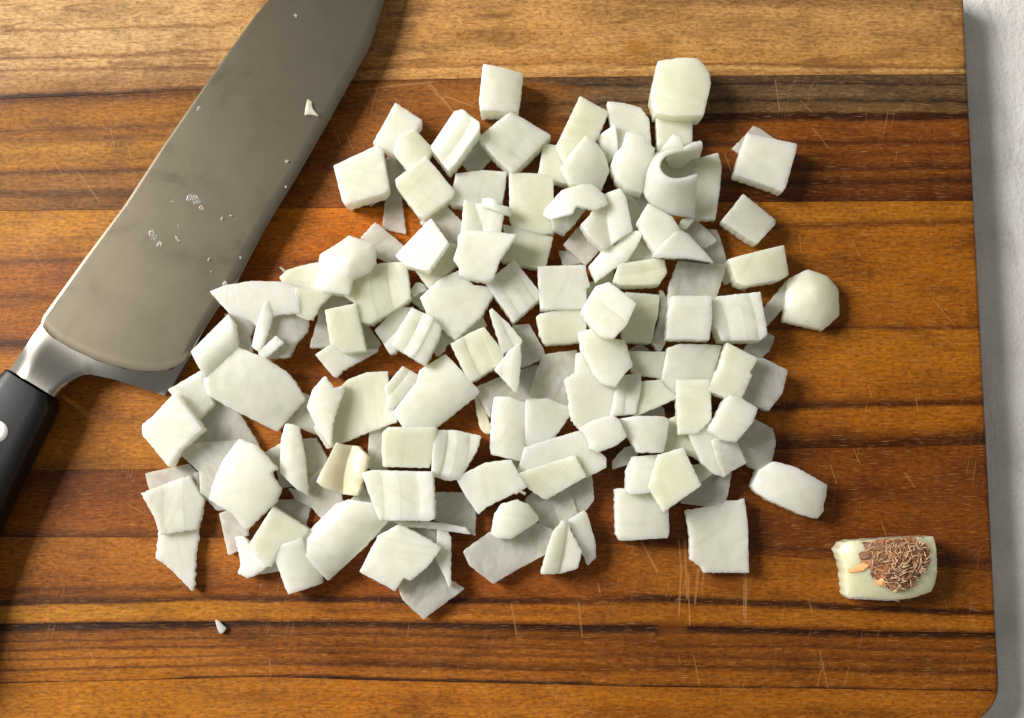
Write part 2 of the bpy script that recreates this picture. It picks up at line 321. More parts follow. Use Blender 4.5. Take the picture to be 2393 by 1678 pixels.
HB = np.array([(443,834),(414,880),(384,925),(354,915),(324,905),(268,887),(212,875),(194,876),(179,883),(160,895),(145,909),(129,929)], float)
def resample(P, n):
    d = np.r_[0, np.cumsum(np.hypot(*np.diff(P, axis=0).T))]
    t = np.linspace(0, d[-1], n); return np.c_[np.interp(t, d, P[:, 0]), np.interp(t, d, P[:, 1])]
knife = bpy.data.objects.new('chef_knife', None); COL.objects.link(knife)
tag(knife, "chef's knife with grey steel blade and black riveted handle lying across the board", 'knife')
def make_blade():
    n, mrow = 70, 16
    S, E = resample(SP, n), resample(ED, n)
    V, F = [], []
    prof = [(0.0, -1.9), (0.0, -0.36), (0.016, 0.0), (0.02, -0.003)]+[(0.02+(0.965-0.02)*k/mrow, -0.75*(k/mrow)) for k in range(1, mrow+1)]+[(0.985, -0.95), (1.0, -1.25), (0.97, -1.55)]
    for i in range(n):
        # sag so that the rows near the heel follow the curved grind line
        for (f, z) in prof:
            px = S[i]*(1-f)+E[i]*f
            if i < 14:
                g = np.array((np.interp(f, np.linspace(0, 1, len(GR)), resample(GR, len(GR))[:, 0]), np.interp(f, np.linspace(0, 1, len(GR)), resample(GR, len(GR))[:, 1])))
                w = (1-i/14.0)**1.6
                px = px+(g-(S[0]*(1-f)+E[0]*f))*w
            V.append(at(px[0], px[1], ZB+z*0.001))
    k = len(prof)
    for i in range(n-1):
        for j in range(k-1): F.append((i*k+j, i*k+j+1, (i+1)*k+j+1, (i+1)*k+j))
        F.append((i*k+k-1, i*k, (i+1)*k, (i+1)*k+k-1))
    F.append(tuple(range(k)))
    link('blade', mesh('blade', V, F), M_BLADE, knife, 20)
make_blade()

def fill(poly, step, edges_step):
    """triangulate a closed 2D outline with points spread through it"""
    ring = []
    for a, b in zip(poly, np.roll(poly, -1, axis=0)):
        m = max(1, int(round(np.hypot(*(b-a))/edges_step)))
        for k in range(m): ring.append(a+(b-a)*k/m)
    ring = np.array(ring)
    return ring
def inside(poly, pts):
    x, y = pts[:, 0], pts[:, 1]; c = np.zeros(len(pts), bool)
    for a, b in zip(poly, np.roll(poly, -1, axis=0)):
        if a[1] == b[1]: continue
        hit = ((a[1] > y) != (b[1] > y)) & (x < (b[0]-a[0])*(y-a[1])/(b[1]-a[1])+a[0]); c ^= hit
    return c
def dist_edge(poly, pts):
    d = np.full(len(pts), 1e9)
    for a, b in zip(poly, np.roll(poly, -1, axis=0)):
        ab = b-a; L = ab@ab
        if L < 1e-12: continue
        t = np.clip(((pts-a)@ab)/L, 0, 1); d = np.minimum(d, np.hypot(*(pts-a-t[:, None]*ab).T))
    return d
def dline(L, p):
    d = 1e9
    for a, b in zip(L[:-1], L[1:]):
        ab = b-a; t = min(max(((p-a)@ab)/(ab@ab), 0), 1); d = min(d, math.hypot(*(p-a-t*ab)))
    return d
def cdt(ring, inner):
    pts = [Vector(p) for p in ring]+[Vector(p) for p in inner]
    n = len(ring)
    v, e, f, ov, oe, of = delaunay_2d_cdt(pts, [], [list(range(n))], 1, 1e-7)
    return v, f, ov

def make_bolster():
    # steel between blade and handle: thick at the handle, thin toward the heel
    JA, JB = np.array((22, 864.)), np.array((129, 929.))
    poly = np.vstack([GR, HB[1:], JA[None]])
    ring = fill(poly, 6, 7)
    g = np.stack(np.meshgrid(np.arange(15, 450, 7.0), np.arange(755, 935, 7.0)), -1).reshape(-1, 2)
    g = g[inside(poly, g)]; g = g[dist_edge(ring, g) > 3.5]
    axis = np.array((0.58, -0.81)); perp = np.array((0.81, 0.58))
    def h(p):
        d = (p-JA)@axis                       # distance from the handle along the knife
        s = (p-np.array((95., 758.)))@perp    # distance from the spine side
        w = np.clip(1-d/125, 0, 1); w = w*w*(3-2*w)
        z = -0.3+3.4*w
        e = np.clip(1-s/46, 0, 1); z -= (0.3+3.6*w)*e**2.2       # round shoulder on the spine side
        dg = dline(HB[2:], p)
        z -= 2.2*np.clip(1-dg/16, 0, 1)**2*w   # round shoulder at the back
        cg = dline(GR, p); z -= 2.6*np.clip((p[0]-200)/140, 0, 1)*np.clip(cg/48, 0, 1)
        return z
    v, f, ov = cdt(ring, g)
    n0 = len(v); V = []; F = [tuple(q) for q in f]
    P = np.array([tuple(q) for q in v])
    for p in P: V.append(at(p[0], p[1], ZB+h(p)*0.001))
    idx = {}
    for j, lst in enumerate(ov):
        for q in lst: idx[q] = j
    nr = len(ring)
    for k in range(nr):
        p = V[idx[k]]; V.append(np.array((p[0], p[1], max(p[2]-0.0030-0.004*np.clip(1-(ring[k][0]-20)/150, 0, 1), 0.001))))
    for k in range(nr):
        a, b = idx[k], idx[(k+1) % nr]; F.append((b, a, n0+k, n0+(k+1) % nr))
    me = mesh('bolster', V, F)
    bm = bmesh.new(); bm.from_mesh(me); bmesh.ops.recalc_face_normals(bm, faces=bm.faces); bm.to_mesh(me); bm.free()
    link('bolster', me, M_BOLST, knife, 40)
make_bolster()
def make_handle():
    Lp = resample(np.array([(20,862),(-30,936),(-90,1022),(-160,1122),(-240,1240),(-330,1385),(-420,1570)], float), 26)
    Rp = resample(np.array([(130,930),(134,948),(112,990),(80,1058),(37,1147),(-5,1240),(-60,1390),(-100,1640)], float), 26)
    V, F = [], []; K = 28
    for i in range(26):
        a, b = at(*Lp[i], 0.007), at(*Rp[i], 0.007)
        a[2] = b[2] = 0
        c = (a+b)/2; hx = (b-a)/2
        end = 0.90 if i == 0 else (0.98 if i == 1 else 1.0)
        for k in range(K):
            t = 2*math.pi*k/K
            cx, sx = math.cos(t), math.sin(t)
            e = 0.42
            X = math.copysign(abs(cx)**e, cx); Z = math.copysign(abs(sx)**e, sx)
            V.append(c+hx*X*end+np.array((0, 0, 0.0072+0.0066*Z*end)))
    for i in range(25):
        for k in range(K): F.append((i*K+k, i*K+(k+1) % K, (i+1)*K+(k+1) % K, (i+1)*K+k))
    F += [tuple(range(K))[::-1], tuple(25*K+k for k in range(K))]
    me = mesh('handle', V, F)
    bm = bmesh.new(); bm.from_mesh(me); bmesh.ops.recalc_face_normals(bm, faces=bm.faces); bm.to_mesh(me); bm.free()
    link('handle', me, M_HANDLE, knife, 45)
    for (px, py) in ((-6, 1009), (-165, 1270)):
        c = at(px, py, 0.0138); V, F = [], []
        for j, (r, z) in enumerate(((3.25, -0.4), (3.25, 0.10), (3.0, 0.19), (1.5, 0.24))):
            for k in range(32): V.append(c+np.array((r*math.cos(k*math.pi/16), r*math.sin(k*math.pi/16), z))*0.001)
        for j in range(3):
            for k in range(32): F.append((j*32+k, j*32+(k+1) % 32, (j+1)*32+(k+1) % 32, (j+1)*32+k))
        F.append(tuple(96+k for k in range(32)))
        link('rivet', mesh('rivet', V, F), M_RIVET, knife, 40)
make_handle()

# ------------------------------------------------------------------ onion materials
def onion_mat(name, a, b, green, sss, thin=0.0, seed=0.0):
    m, nt, N = nodes(name)
    tc = N('TexCoord').outputs['Object']; info = N('ObjectInfo')
    off = mk(nt, 'VectorMath', operation='SCALE', ins={0: (7.1, 3.3, 1.7), 'Scale': info.outputs['Random']}).outputs[0]
    ang = math_(nt, 'MULTIPLY', info.outputs['Random'], 6.28)
    rv = mk(nt, 'VectorRotate', rotation_type='Z_AXIS', ins={'Vector': tc, 'Angle': ang}).outputs[0]
    vec = mk(nt, 'VectorMath', operation='ADD', ins={0: rv, 1: off}).outputs[0]
    n1 = noise(nt, vec, 130, 4, 0.55)
    veins = noise(nt, mapping(nt, vec, (520, 45, 45)), 1, 3, 0.6, 0.8)
    fine = noise(nt, vec, 1800, 3, 0.6)
    c = mix(nt, ramp(nt, n1, [(0.32, 0.0), (0.68, 1.0)]), a, b)
    big = noise(nt, vec, 60, 2, 0.5)
    c = mix(nt, math_(nt, 'MULTIPLY', ramp(nt, big, [(0.48, 0.0), (0.72, 1.0)]), green), c, lin((214, 214, 164)))
    c = mix(nt, math_(nt, 'MULTIPLY', ramp(nt, veins, [(0.50, 0.0), (0.70, 1.0)]), 0.22), c, lin((248, 248, 240)))
    c = mix(nt, math_(nt, 'MULTIPLY', ramp(nt, veins, [(0.30, 1.0), (0.46, 0.0)]), 0.30), c, lin((208, 208, 186)))
    rim = mk(nt, 'Attribute', attribute_name='rim').outputs['Fac']
    mott = noise(nt, vec, 210, 3, 0.6, 0.5)
    body = math_(nt, 'MULTIPLY', math_(nt, 'SUBTRACT', 1.0, rim), ramp(nt, mott, [(0.30, 0.15), (0.66, 1.0)]))
    c = mix(nt, math_(nt, 'MULTIPLY', body, 0.27), c, lin((194, 194, 174)))
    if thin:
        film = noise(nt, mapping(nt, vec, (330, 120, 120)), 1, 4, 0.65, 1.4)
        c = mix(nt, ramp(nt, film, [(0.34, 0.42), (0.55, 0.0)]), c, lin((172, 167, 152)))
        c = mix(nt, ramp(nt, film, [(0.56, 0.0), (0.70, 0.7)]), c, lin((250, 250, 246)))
    tone = math_(nt, 'MULTIPLY_ADD', info.outputs['Random'], 0.12, 0.91)
    c = mix(nt, 1.0, c, mk(nt, 'CombineXYZ', ins={0: tone, 1: tone, 2: tone}).outputs[0], 'MULTIPLY')
    p = N('BsdfPrincipled', ins={'Base Color': c, 'Roughness': math_(nt, 'MULTIPLY_ADD', fine, 0.30, 0.22), 'Subsurface Weight': sss,
          'Subsurface Radius': (1.0, 1.0, 0.85), 'Subsurface Scale': 0.0055, 'IOR': 1.36, 'Coat Weight': 0.5, 'Coat Roughness': 0.16, 'Coat IOR': 1.35})
    hgt = math_(nt, 'ADD', math_(nt, 'MULTIPLY', veins, 0.30), math_(nt, 'ADD', math_(nt, 'MULTIPLY', fine, 0.5), n1))
    bp = N('Bump', ins={'Strength': 0.42, 'Distance': 0.0004, 'Height': hgt}); nt.links.new(bp.outputs[0], p.inputs['Normal'])
    out = p.outputs[0]
    tr = N('BsdfTranslucent', ins={'Color': (0.93, 0.94, 0.84, 1)})
    out = N('MixShader', ins={0: 0.34 if not thin else 0.42, 1: out, 2: tr.outputs[0]}).outputs[0]
    if thin:
        tp = N('BsdfTransparent', ins={'Color': (0.95, 0.95, 0.92, 1)})
        out = N('MixShader', ins={0: math_(nt, 'MULTIPLY', thin, math_(nt, 'MULTIPLY_ADD', n1, 0.9, 0.45)), 1: out, 2: tp.outputs[0]}).outputs[0]
    nt.links.new(out, N('OutputMaterial').inputs[0]); return m
MW = onion_mat('onion_flesh_white', lin((248, 247, 238)), lin((240, 241, 226)), 0.2, 1.0)
MG = onion_mat('onion_flesh_green', lin((246, 246, 228)), lin((238, 240, 212)), 0.35, 1.0)
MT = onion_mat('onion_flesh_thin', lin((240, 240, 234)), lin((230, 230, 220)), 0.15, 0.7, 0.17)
MS = onion_mat('onion_skin_membrane', lin((240, 232, 227)), lin((228, 220, 212)), 0.0, 0.3, 0.26)
MC = onion_mat('onion_flesh_cream', lin((240, 232, 206)), lin((228, 216, 180)), 0.3, 0.6)
MATS = dict(w=MW, g=MG, t=MT, s=MS, c=MC)

# ------------------------------------------------------------------ onion piece builder
rng = np.random.default_rng(11)
RES = 0.5   # mm
HX0, HY0, HNX, HNY = -170.0, -115.0, 680, 460
HM = np.zeros((HNY, HNX))
GX, GY = np.meshgrid(HX0+RES*np.arange(HNX), HY0+RES*np.arange(HNY))
GP = np.stack([GX.ravel(), GY.ravel()], 1)
REG = dict(A=(750,120),B=(1100,120),C=(1450,120),D=(480,450),E=(880,420),F=(1240,400),G=(1580,420),H=(320,700),I=(680,720),J=(1040,760),K=(1280,740),L=(1480,780),M=(320,1020),N=(640,1060),O=(1060,1000),P=(1400,1000),Q=(1740,1040))
def src(reg, pts):
    p = np.array(pts, float)
    if reg == 'S': return p
    return np.array(REG[reg])+p/4.026
def mask_of(poly):
    x0, y0 = poly.min(0); x1, y1 = poly.max(0)
    i0, i1 = max(int((x0-HX0)/RES)-1, 0), min(int((x1-HX0)/RES)+2, HNX); j0, j1 = max(int((y0-HY0)/RES)-1, 0), min(int((y1-HY0)/RES)+2, HNY)
    sub = np.stack([GX[j0:j1, i0:i1].ravel(), GY[j0:j1, i0:i1].ravel()], 1)
    return (slice(j0, j1), slice(i0, i1)), sub, inside(poly, sub)
def clip(poly, n, d):
    out = []
    for a, b in zip(poly, np.roll(poly, -1, axis=0)):
        da, db = a@n-d, b@n-d
        if da >= 0: out.append(a)
        if (da >= 0) != (db >= 0): out.append(a+(b-a)*da/(da-db))
    return np.array(out)
def round_corners(poly, r):
    out = []; n = len(poly)
    for i in range(n):
        p, a, b = poly[i], poly[i-1], poly[(i+1) % n]
        la, lb = np.hypot(*(a-p)), np.hypot(*(b-p))
        if la < 1e-6 or lb < 1e-6: continue
        k = min(r, la*0.33, lb*0.33)
        q0, q1 = p+(a-p)/la*k, p+(b-p)/lb*k
        out += [q0, (q0+q1)/4+p/2, q1]
    return np.array(out)
def vnoise(pts, sc, seed):
    """cheap smooth value noise"""
    r = np.random.default_rng(seed); ph = r.uniform(0, 6.28, (5, 2)); di = r.uniform(0, 6.28, 5); fr = r.uniform(0.6, 1.7, 5)
    out = np.zeros(len(pts))
    for k in range(5): out += np.sin((pts[:, 0]*math.cos(di[k])+pts[:, 1]*math.sin(di[k]))*fr[k]*sc+ph[k, 0])
    return out/5

def solid(name, poly, hfun, t, mat, parent, origin, seed, jag=0.10, taper=0.35, floor=0.15, rc=0.3, step=1.3, ch=0.14, extra=None):
    """a cut slab: outline in mm, top given by hfun, thickness t, rough cut rim"""
    ar = 0.5*np.sum(poly[:, 0]*np.roll(poly[:, 1], -1)-poly[:, 1]*np.roll(poly[:, 0], -1))
    if ar < 0: poly = poly[::-1]
    ring = fill(round_corners(poly, rc), None, 0.75)
    def nrm(R):
        tg = np.roll(R, -1, axis=0)-np.roll(R, 1, axis=0); L = np.hypot(*tg.T)[:, None]+1e-9
        return np.c_[tg[:, 1], -tg[:, 0]]/L
    ring = ring+nrm(ring)*(vnoise(ring, 3.2, seed)*jag*1.3+vnoise(ring, 8.0, seed+1)*jag)[:, None]
    nr = nrm(ring)
    inn = ring-nr*ch
    x0, y0 = ring.min(0); x1, y1 = ring.max(0)
    g = np.stack(np.meshgrid(np.arange(x0, x1, step), np.arange(y0, y1, step)), -1).reshape(-1, 2)
    g = g+np.random.default_rng(seed).uniform(-0.35, 0.35, g.shape)*step
    if len(g): g = g[inside(inn, g)]
    if len(g): g = g[dist_edge(inn, g) > 0.55]
    if extra is not None and len(extra):
        if len(g): g = g[np.min(np.hypot(g[:, None, 0]-extra[None, :, 0], g[:, None, 1]-extra[None, :, 1]), axis=1) > 0.45]
        ex = extra[inside(inn, extra)]; ex = ex[dist_edge(inn, ex) > 0.12] if len(ex) else ex
        g = np.vstack([g, ex])
    v, f, ov = cdt(inn, g)
    P = np.array([tuple(q) for q in v]); n0 = len(P)
    idx = {}
    for j, lst in enumerate(ov):
        for q in lst: idx[q] = j
    n = len(inn)
    if any(k not in idx for k in range(n)): 
        for k in range(n): idx.setdefault(k, int(np.argmin(np.hypot(*(P-inn[k]).T))))
    ho = hfun(P)+vnoise(P, 1.1, seed+5)*0.13+vnoise(P, 2.9, seed+6)*0.05
    hr = hfun(ring)
    V = [np.array((p[0], p[1], z)) for p, z in zip(P, ho)]; F = [tuple(q) for q in f]
    prev = [idx[k] for k in range(n)]
    for (out, fr) in ((0.0, None), (0.06, 0.45), (-taper, 1.0)):
        cur = []
        for k in range(n):
            q = ring[k]+nr[k]*out
            z = hr[k]-ch*0.87 if fr is None else hr[k]-max(t*fr, 0.4)
            if fr and jag > 0.05: q = q+nr[k]*0.12*math.sin(k*1.7+seed)
            z = max(z, floor+ (0.3 if fr == 0.45 else 0)); z = min(z, V[prev[k]][2]-0.05)
            cur.append(len(V)); V.append(np.array((q[0], q[1], z)))
        for k in range(n): F.append((prev[(k+1) % n], prev[k], cur[k], cur[(k+1) % n]))
        prev = cur
    F.append(tuple(prev)[::-1])
    V = [(p*0.001-origin) for p in V]
    me = mesh(name, V, F)
    rim = np.ones(len(V)); rim[:n0] = np.clip(1-dist_edge(inn, P)/1.6, 0, 1)**1.5
    me.attributes.new('rim', 'FLOAT', 'POINT').data.foreach_set('value', rim.astype(np.float32))
    o = link(name, me, mat, parent, 38)
    if not parent: o.location = origin
    return o

LZ = {0: 0.0, 1: 1.2, 2: 5.0, 3: 8.5}
COUNT = [0]
def piece(reg, label, lvl, t, pts, mat='w', bend=None, ridge=None, tilt=None, z=None, name=None, peak=None, jag=0.10, group='onion pieces heaped on the board', stack=True, rc=0.35):
    COUNT[0] += 1; seed = COUNT[0]*13
    t = t*1.0
    S_ = src(reg, pts)
    r = np.random.default_rng(seed)
    tl = tilt if tilt is not None else tuple(r.uniform(-0.07, 0.07, 2)*(1 if t > 3 else 0.5))
    pl = np.array((0.0, 0.0, t))                     # top plane a*x+b*y+c in mm
    def unproj(pl):
        out = []
        for (x, y) in S_:
            d = ray(x, y); o = CAMP*1000
            k = (pl[0]*o[0]+pl[1]*o[1]+pl[2]-o[2])/(d[2]-pl[0]*d[0]-pl[1]*d[1]); q = o+d*k
            out.append(q[:2])
        return np.array(out)
    S_ = S_.mean(0)+(S_-S_.mean(0))*(1.065 if lvl < 2 else 1.045)
    for it in range(2):
        poly = unproj(pl); c = poly.mean(0)
        sl, sub, ins = mask_of(poly)
        hs = HM[sl].ravel()[ins]; ps = sub[ins]
        a = b = 0.0; cc = 0.0
        if len(hs) > 4 and hs.max() > 0.6 and stack and z is None:
            A_ = np.c_[ps-c, np.ones(len(ps))]; sol = np.linalg.lstsq(A_, hs, rcond=None)[0]
            a, b = np.clip(sol[:2]*0.6, -0.22, 0.22)
            res = hs-((ps-c)@np.array((a, b)))
            cc = max(np.percentile(res, 55), np.percentile(res, 96)-0.75*t)
        base = max(cc, LZ[lvl]) if z is None else z
        a += tl[0]; b += tl[1]
        ext = poly-c; low = (ext@np.array((a, b))).min()
        c0 = base+t+(-low if base < 1.0 else -low*0.35)
        c0 = min(c0, 27.0)
        pl = np.array((a, b, c0-a*c[0]-b*c[1]))
    poly = unproj(pl); c = poly.mean(0); ext = poly-c
    R = np.hypot(*ext.T).max()
    def hfun(P):
        h = P@pl[:2]+pl[2]
        if bend:
            kind, k = bend[0], bend[1]
            if kind == 'dome': h = h-k*((np.hypot(*(P-c).T)/R)**2)+k*0.35
            else:
                an = math.radians(bend[2]); s = (P-c)@np.array((math.cos(an), math.sin(an))); m_ = np.abs((ext)@np.array((math.cos(an), math.sin(an)))).max()
                sgn = 1 if kind == 'arch' else -1
                h = h-sgn*k*(s/m_)**2+sgn*k*0.35
        if peak:
            q = unproj(pl*0+np.array((pl[0], pl[1], pl[2])))  # outline again
            pk = src(reg, [peak[:2]]); d = ray(*pk[0]); o = CAMP*1000
            kk = (pl[0]*o[0]+pl[1]*o[1]+pl[2]-o[2])/(d[2]-pl[0]*d[0]-pl[1]*d[1]); pc = (o+d*kk)[:2]
            fr = np.full(len(P), 1e9)
            for u0, u1 in zip(q, np.roll(q, -1, axis=0)):
                M = np.array([u0-pc, u1-pc]).T
                if abs(np.linalg.det(M)) < 1e-9: continue
                co = np.linalg.solve(M, (P-pc).T)
                ok = (co[0] >= -1e-6) & (co[1] >= -1e-6); fr = np.where(ok, np.minimum(fr, co.sum(0)), fr)
            fr = np.where(fr > 1.3, 1.0, fr); h = h-peak[2]*np.clip(fr, 0, 1.2)+peak[2]*0.3
        return h
    nm = name or ('onion_slice' if t <= 4.2 else 'onion_dice')
    bz = max((c@pl[:2]+pl[2]-t), 0)
    origin = np.array((c[0], c[1], bz))*0.001
    flo = 0.2
    if ridge:
        q = src(reg, [ridge[0:2], ridge[2:4]]); qa, qb = at(*q[0])[:2], at(*q[1])[:2]
        d = (qb-qa)/np.hypot(*(qb-qa)); nn = np.array((-d[1], d[0])); n = ridge[4]; amp = ridge[5] if len(ridge) > 5 else 0.5
        am = (poly@d).mean(); cv = r.choice([-1, 1])*r.uniform(0.006, 0.014)
        sv = lambda P: P@nn+cv*(P@d-am)**2
        s = sv(poly); lo, hi = s.min(), s.max()
        cuts = np.array([lo-50]+[lo+(hi-lo)*(k+r.uniform(-0.13, 0.13))/n for k in range(1, n)]+[hi+50])
        mids = np.array([(max(cuts[k], lo)+min(cuts[k+1], hi))/2 for k in range(n)])
        offs = amp*r.uniform(-0.4, 0.4, n); slo = amp*r.uniform(0.14, 0.34, n)*np.where(np.arange(n) % 2, 1, -0.75); cus = amp*r.uniform(0.01, 0.05, n)
        h0 = hfun
        def hfun(P):
            u = sv(P); k = np.clip(np.searchsorted(cuts, u)-1, 0, n-1); e = u-mids[k]
            return h0(P)+offs[k]+slo[k]*e-cus[k]*e*e
        al = np.arange((poly@d).min(), (poly@d).max(), 0.55)
        ex = []
        for c_ in cuts[1:-1]:
            for sg in (-0.05, 0.05): ex.append((c_+sg-cv*(al-am)**2)[:, None]*nn+al[:, None]*d)
        top = solid(nm, poly, hfun, t, MATS[mat], None, origin, seed, jag, 0.2, flo, rc, 1.1, extra=np.vstack(ex))
    else:
        top = solid(nm, poly, hfun, t, MATS[mat], None, origin, seed, jag, 0.35, flo, rc)
    tag(top, label, 'onion piece', group)
    sl, sub, ins = mask_of(poly)
    hh = HM[sl].ravel(); hh[ins] = np.maximum(hh[ins], hfun(sub[ins]) if ins.any() else 0); HM[sl] = hh.reshape(HM[sl].shape)
    return top

def loft(reg, label, A, Bq, t, mat='w', parent=None, name='onion_curl'):
    """curled sheet between two measured edges; points are (x, y, height in mm)"""
    COUNT[0] += 1
    def rs(L, n):
        p = np.array([at(*src(reg, [q[:2]])[0], q[2]*0.001) for q in L])
        # Catmull-Rom
        P_ = np.vstack([2*p[0]-p[1], p, 2*p[-1]-p[-2]]); out = []
        for s in np.linspace(0, len(p)-1-1e-6, n):
            i = int(s); u = s-i; a, b, c, d = P_[i:i+4]
            out.append(0.5*((2*b)+(-a+c)*u+(2*a-5*b+4*c-d)*u*u+(-a+3*b-3*c+d)*u**3))
        return np.array(out)
    n, m = 44, 12
    a, b = rs(A, n), rs(Bq, n)
    S_ = np.array([[a[i]*(1-j/m)+b[i]*(j/m) for j in range(m+1)] for i in range(n)])
    du = np.gradient(S_, axis=0); dv = np.gradient(S_, axis=1); nn = np.cross(du, dv); nn /= np.linalg.norm(nn, axis=2)[..., None]+1e-12
    rr = np.random.default_rng(COUNT[0]); S_ = S_+nn*(rr.normal(0, 0.00003, (n, m+1))[..., None])
    cen = S_.reshape(-1, 3).mean(0); cen[2] = max(S_[..., 2].min(), 0)
    V, F = [], []; th = t*0.001/2
    def idx(s, i, j): return (s*n+i)*(m+1)+j
    for s, sg in ((0, 1), (1, -1)):
        for i in range(n):
            for j in range(m+1):
                rim = 0.55 if j in (0, m) or i in (0, n-1) else 1.0
                V.append(S_[i, j]+nn[i, j]*th*sg*rim-cen)
    for i in range(n-1):
        for j in range(m):
            F.append((idx(0, i, j), idx(0, i+1, j), idx(0, i+1, j+1), idx(0, i, j+1))); F.append((idx(1, i, j), idx(1, i, j+1), idx(1, i+1, j+1), idx(1, i+1, j)))
        for j in (0, m): F.append((idx(0, i, j), idx(1, i, j), idx(1, i+1, j), idx(0, i+1, j)))
    for j in range(m):
        for i in (0, n-1): F.append((idx(0, i, j), idx(0, i, j+1), idx(1, i, j+1), idx(1, i, j)))
    me = mesh(name, V, F)
    bm = bmesh.new(); bm.from_mesh(me); bmesh.ops.recalc_face_normals(bm, faces=bm.faces); bm.to_mesh(me); bm.free()
    o = link(name, me, MATS[mat], parent, 50); o.location = cen
    if not parent: tag(o, label, 'onion piece', 'onion pieces heaped on the board')
    return o

# ------------------------------------------------------------------ the onion pieces, from the board upward
TODO = []
def p(*a, **k): TODO.append((a, k))
# --- upper left of the heap
p('A', 'square onion dice with dark right side, alone above the heap, on the plank joint', 0, 10, [(1535,130),(1890,215),(1868,400),(1845,560),(1640,548),(1510,545),(1500,440)], bend=('arch',1.2,0), tilt=(-0.10,0.06))
p('A', 'upper half of the notched pair beside the blade, end cut square', 0, 8, [(700,495),(935,650),(885,750),(800,860),(690,960),(500,855),(600,680)])
p('A', 'pale green onion dice tucked under the notched white one, pointing at lower right', 1, 6, [(880,735),(1035,905),(1000,1010),(820,1110),(690,955),(740,800)], 'g', bend=('arch',1.0,40), z=4)
p('A', 'white square dice nearest the blade at the upper left of the heap', 1, 9, [(135,1080),(530,895),(565,930),(625,1270),(590,1320),(245,1430),(210,1390)], tilt=(0.09,0.02))
p('A', 'long grey membrane strip hanging below the white square dice', 0, 1.3, [(590,1040),(660,995),(790,1130),(715,1230),(750,1330),(793,1699),(690,1672),(580,1647),(620,1300),(600,1200)], 's')
p('A', 'tiny grey pointed sliver under the white square dice corner', 0, 1.5, [(500,1370),(610,1320),(600,1350),(465,1455)], 's')
p('A', 'pale green diamond dice touching the membrane strip with its left corner', 1, 9, [(985,1000),(1240,1310),(1225,1360),(960,1555),(925,1540),(725,1280),(715,1210)], 'g', tilt=(0.02,0.08))
p('A', 'upright dice with three cut layers, second row at top left', 1, 10, [(1255,575),(1330,560),(1480,675),(1480,740),(1270,1040),(1205,1105),(1040,895)], ridge=(1040,895,1260,570,3,0.8), tilt=(0.10,0.04))
p('A', 'grey shaded dice half hidden under the three layer dice at top left', 0, 3.5, [(1470,730),(1620,970),(1490,1120),(1395,1120),(1290,1010),(1400,850)], 't', tilt=(-0.08,0))
p('B', 'diamond dice with broad parallel stripes just below the lone top dice', 0, 9, [(380,580),(735,790),(560,970),(390,1135),(215,965),(90,810)], ridge=(380,580,735,790,3,0.45), tilt=(-0.04,0.05))
p('A', 'arched white dice below the grey shaded dice at top centre', 0, 8, [(1285,1155),(1520,1120),(1730,1135),(1725,1240),(1690,1440),(1600,1500),(1330,1440),(1225,1420)], bend=('arch',1.6,90))
p('E', 'large pale green rectangle dice standing beside a dark gap, top centre', 0, 9, [(1260,-52),(1530,-48),(1650,0),(1660,480),(1560,490),(1290,440),(1262,330)], 'g', bend=('arch',1.0,90))
# --- upper middle
p('B', 'long pale rectangle slice leaning up to the right toward the grey wood streak', 1, 6, [(1030,440),(1285,580),(1190,800),(1100,900),(900,1050),(815,890)], 'g', tilt=(-0.03,0.02))
p('B', 'greenish dice under the lower end of the long rectangle slice', 0, 7, [(690,880),(815,890),(900,900),(1020,960),(940,1240),(760,1200),(645,1165)], 'g')
p('B', 'plump rounded dice lying across the long rectangle slice', 2, 7, [(1085,785),(1160,830),(1250,960),(1300,1110),(1230,1275),(1100,1250),(940,1240),(860,1080)], bend=('dome',2.6), tilt=(0.02,-0.08))
p('B', 'flat clipped corner slice behind the rounded bulb piece near the top', 0, 6, [(1295,485),(1440,500),(1590,535),(1670,640),(1690,900),(1560,930),(1400,900),(1330,690)], bend=('cup',0.8,90))
p('B', 'small white wedge left of the rounded bulb piece near the top', 1, 6, [(1360,695),(1380,860),(1380,980),(1285,1030),(1200,800)], tilt=(0.12,0))
p('B', 'smooth rounded white bulb piece left of the curled cup', 2, 10, [(1470,760),(1560,770),(1640,790),(1640,860),(1730,910),(1690,1050),(1640,1130),(1620,1300),(1490,1270),(1380,1180),(1335,1050),(1360,970),(1430,900)], bend=('dome',4.2), tilt=(0.05,-0.04))
p('C', 'tall chunky dice with green right shoulder, topmost of all beside the grey streak', 1, 10, [(370,100),(590,80),(720,85),(790,150),(830,220),(840,300),(800,470),(770,590),(680,590),(480,590),(345,560),(310,400),(330,290)], 'g', bend=('arch',1.5,0))
p('C', 'pale slice hanging straight below the topmost chunky dice', 0, 6, [(345,570),(670,575),(668,850),(600,900),(500,900),(360,930)], 'g')
p('C', 'narrow upright spike slice behind the curled cup', 1, 7, [(360,950),(500,780),(570,800),(590,890),(470,1010)], tilt=(0.1,0.05), z=6)
p('C', 'broad shaded slice standing right of the curled cup', 1, 5, [(700,1030),(915,970),(945,1100),(930,1300),(890,1560),(720,1560),(650,1400)], 'g', z=5, tilt=(-0.14,0.0))
p('C', 'pinkish thin slice peeking from under the lone square at upper right', 0, 2, [(1165,975),(1060,910),(1190,780),(1250,705),(1310,730),(1450,830),(1300,900)], 's')
p('C', 'white square dice apart from the heap at the upper right, torn lower corner', 1, 7, [(1200,785),(1650,880),(1640,940),(1550,1260),(1520,1310),(1450,1275),(1090,1150),(1130,1000)])
p('G', 'small grey diamond dice below the lone white square at upper right', 0, 7, [(640,150),(930,380),(920,420),(765,590),(700,560),(450,380)], tilt=(-0.22,-0.02), bend=('arch',0.8,40))
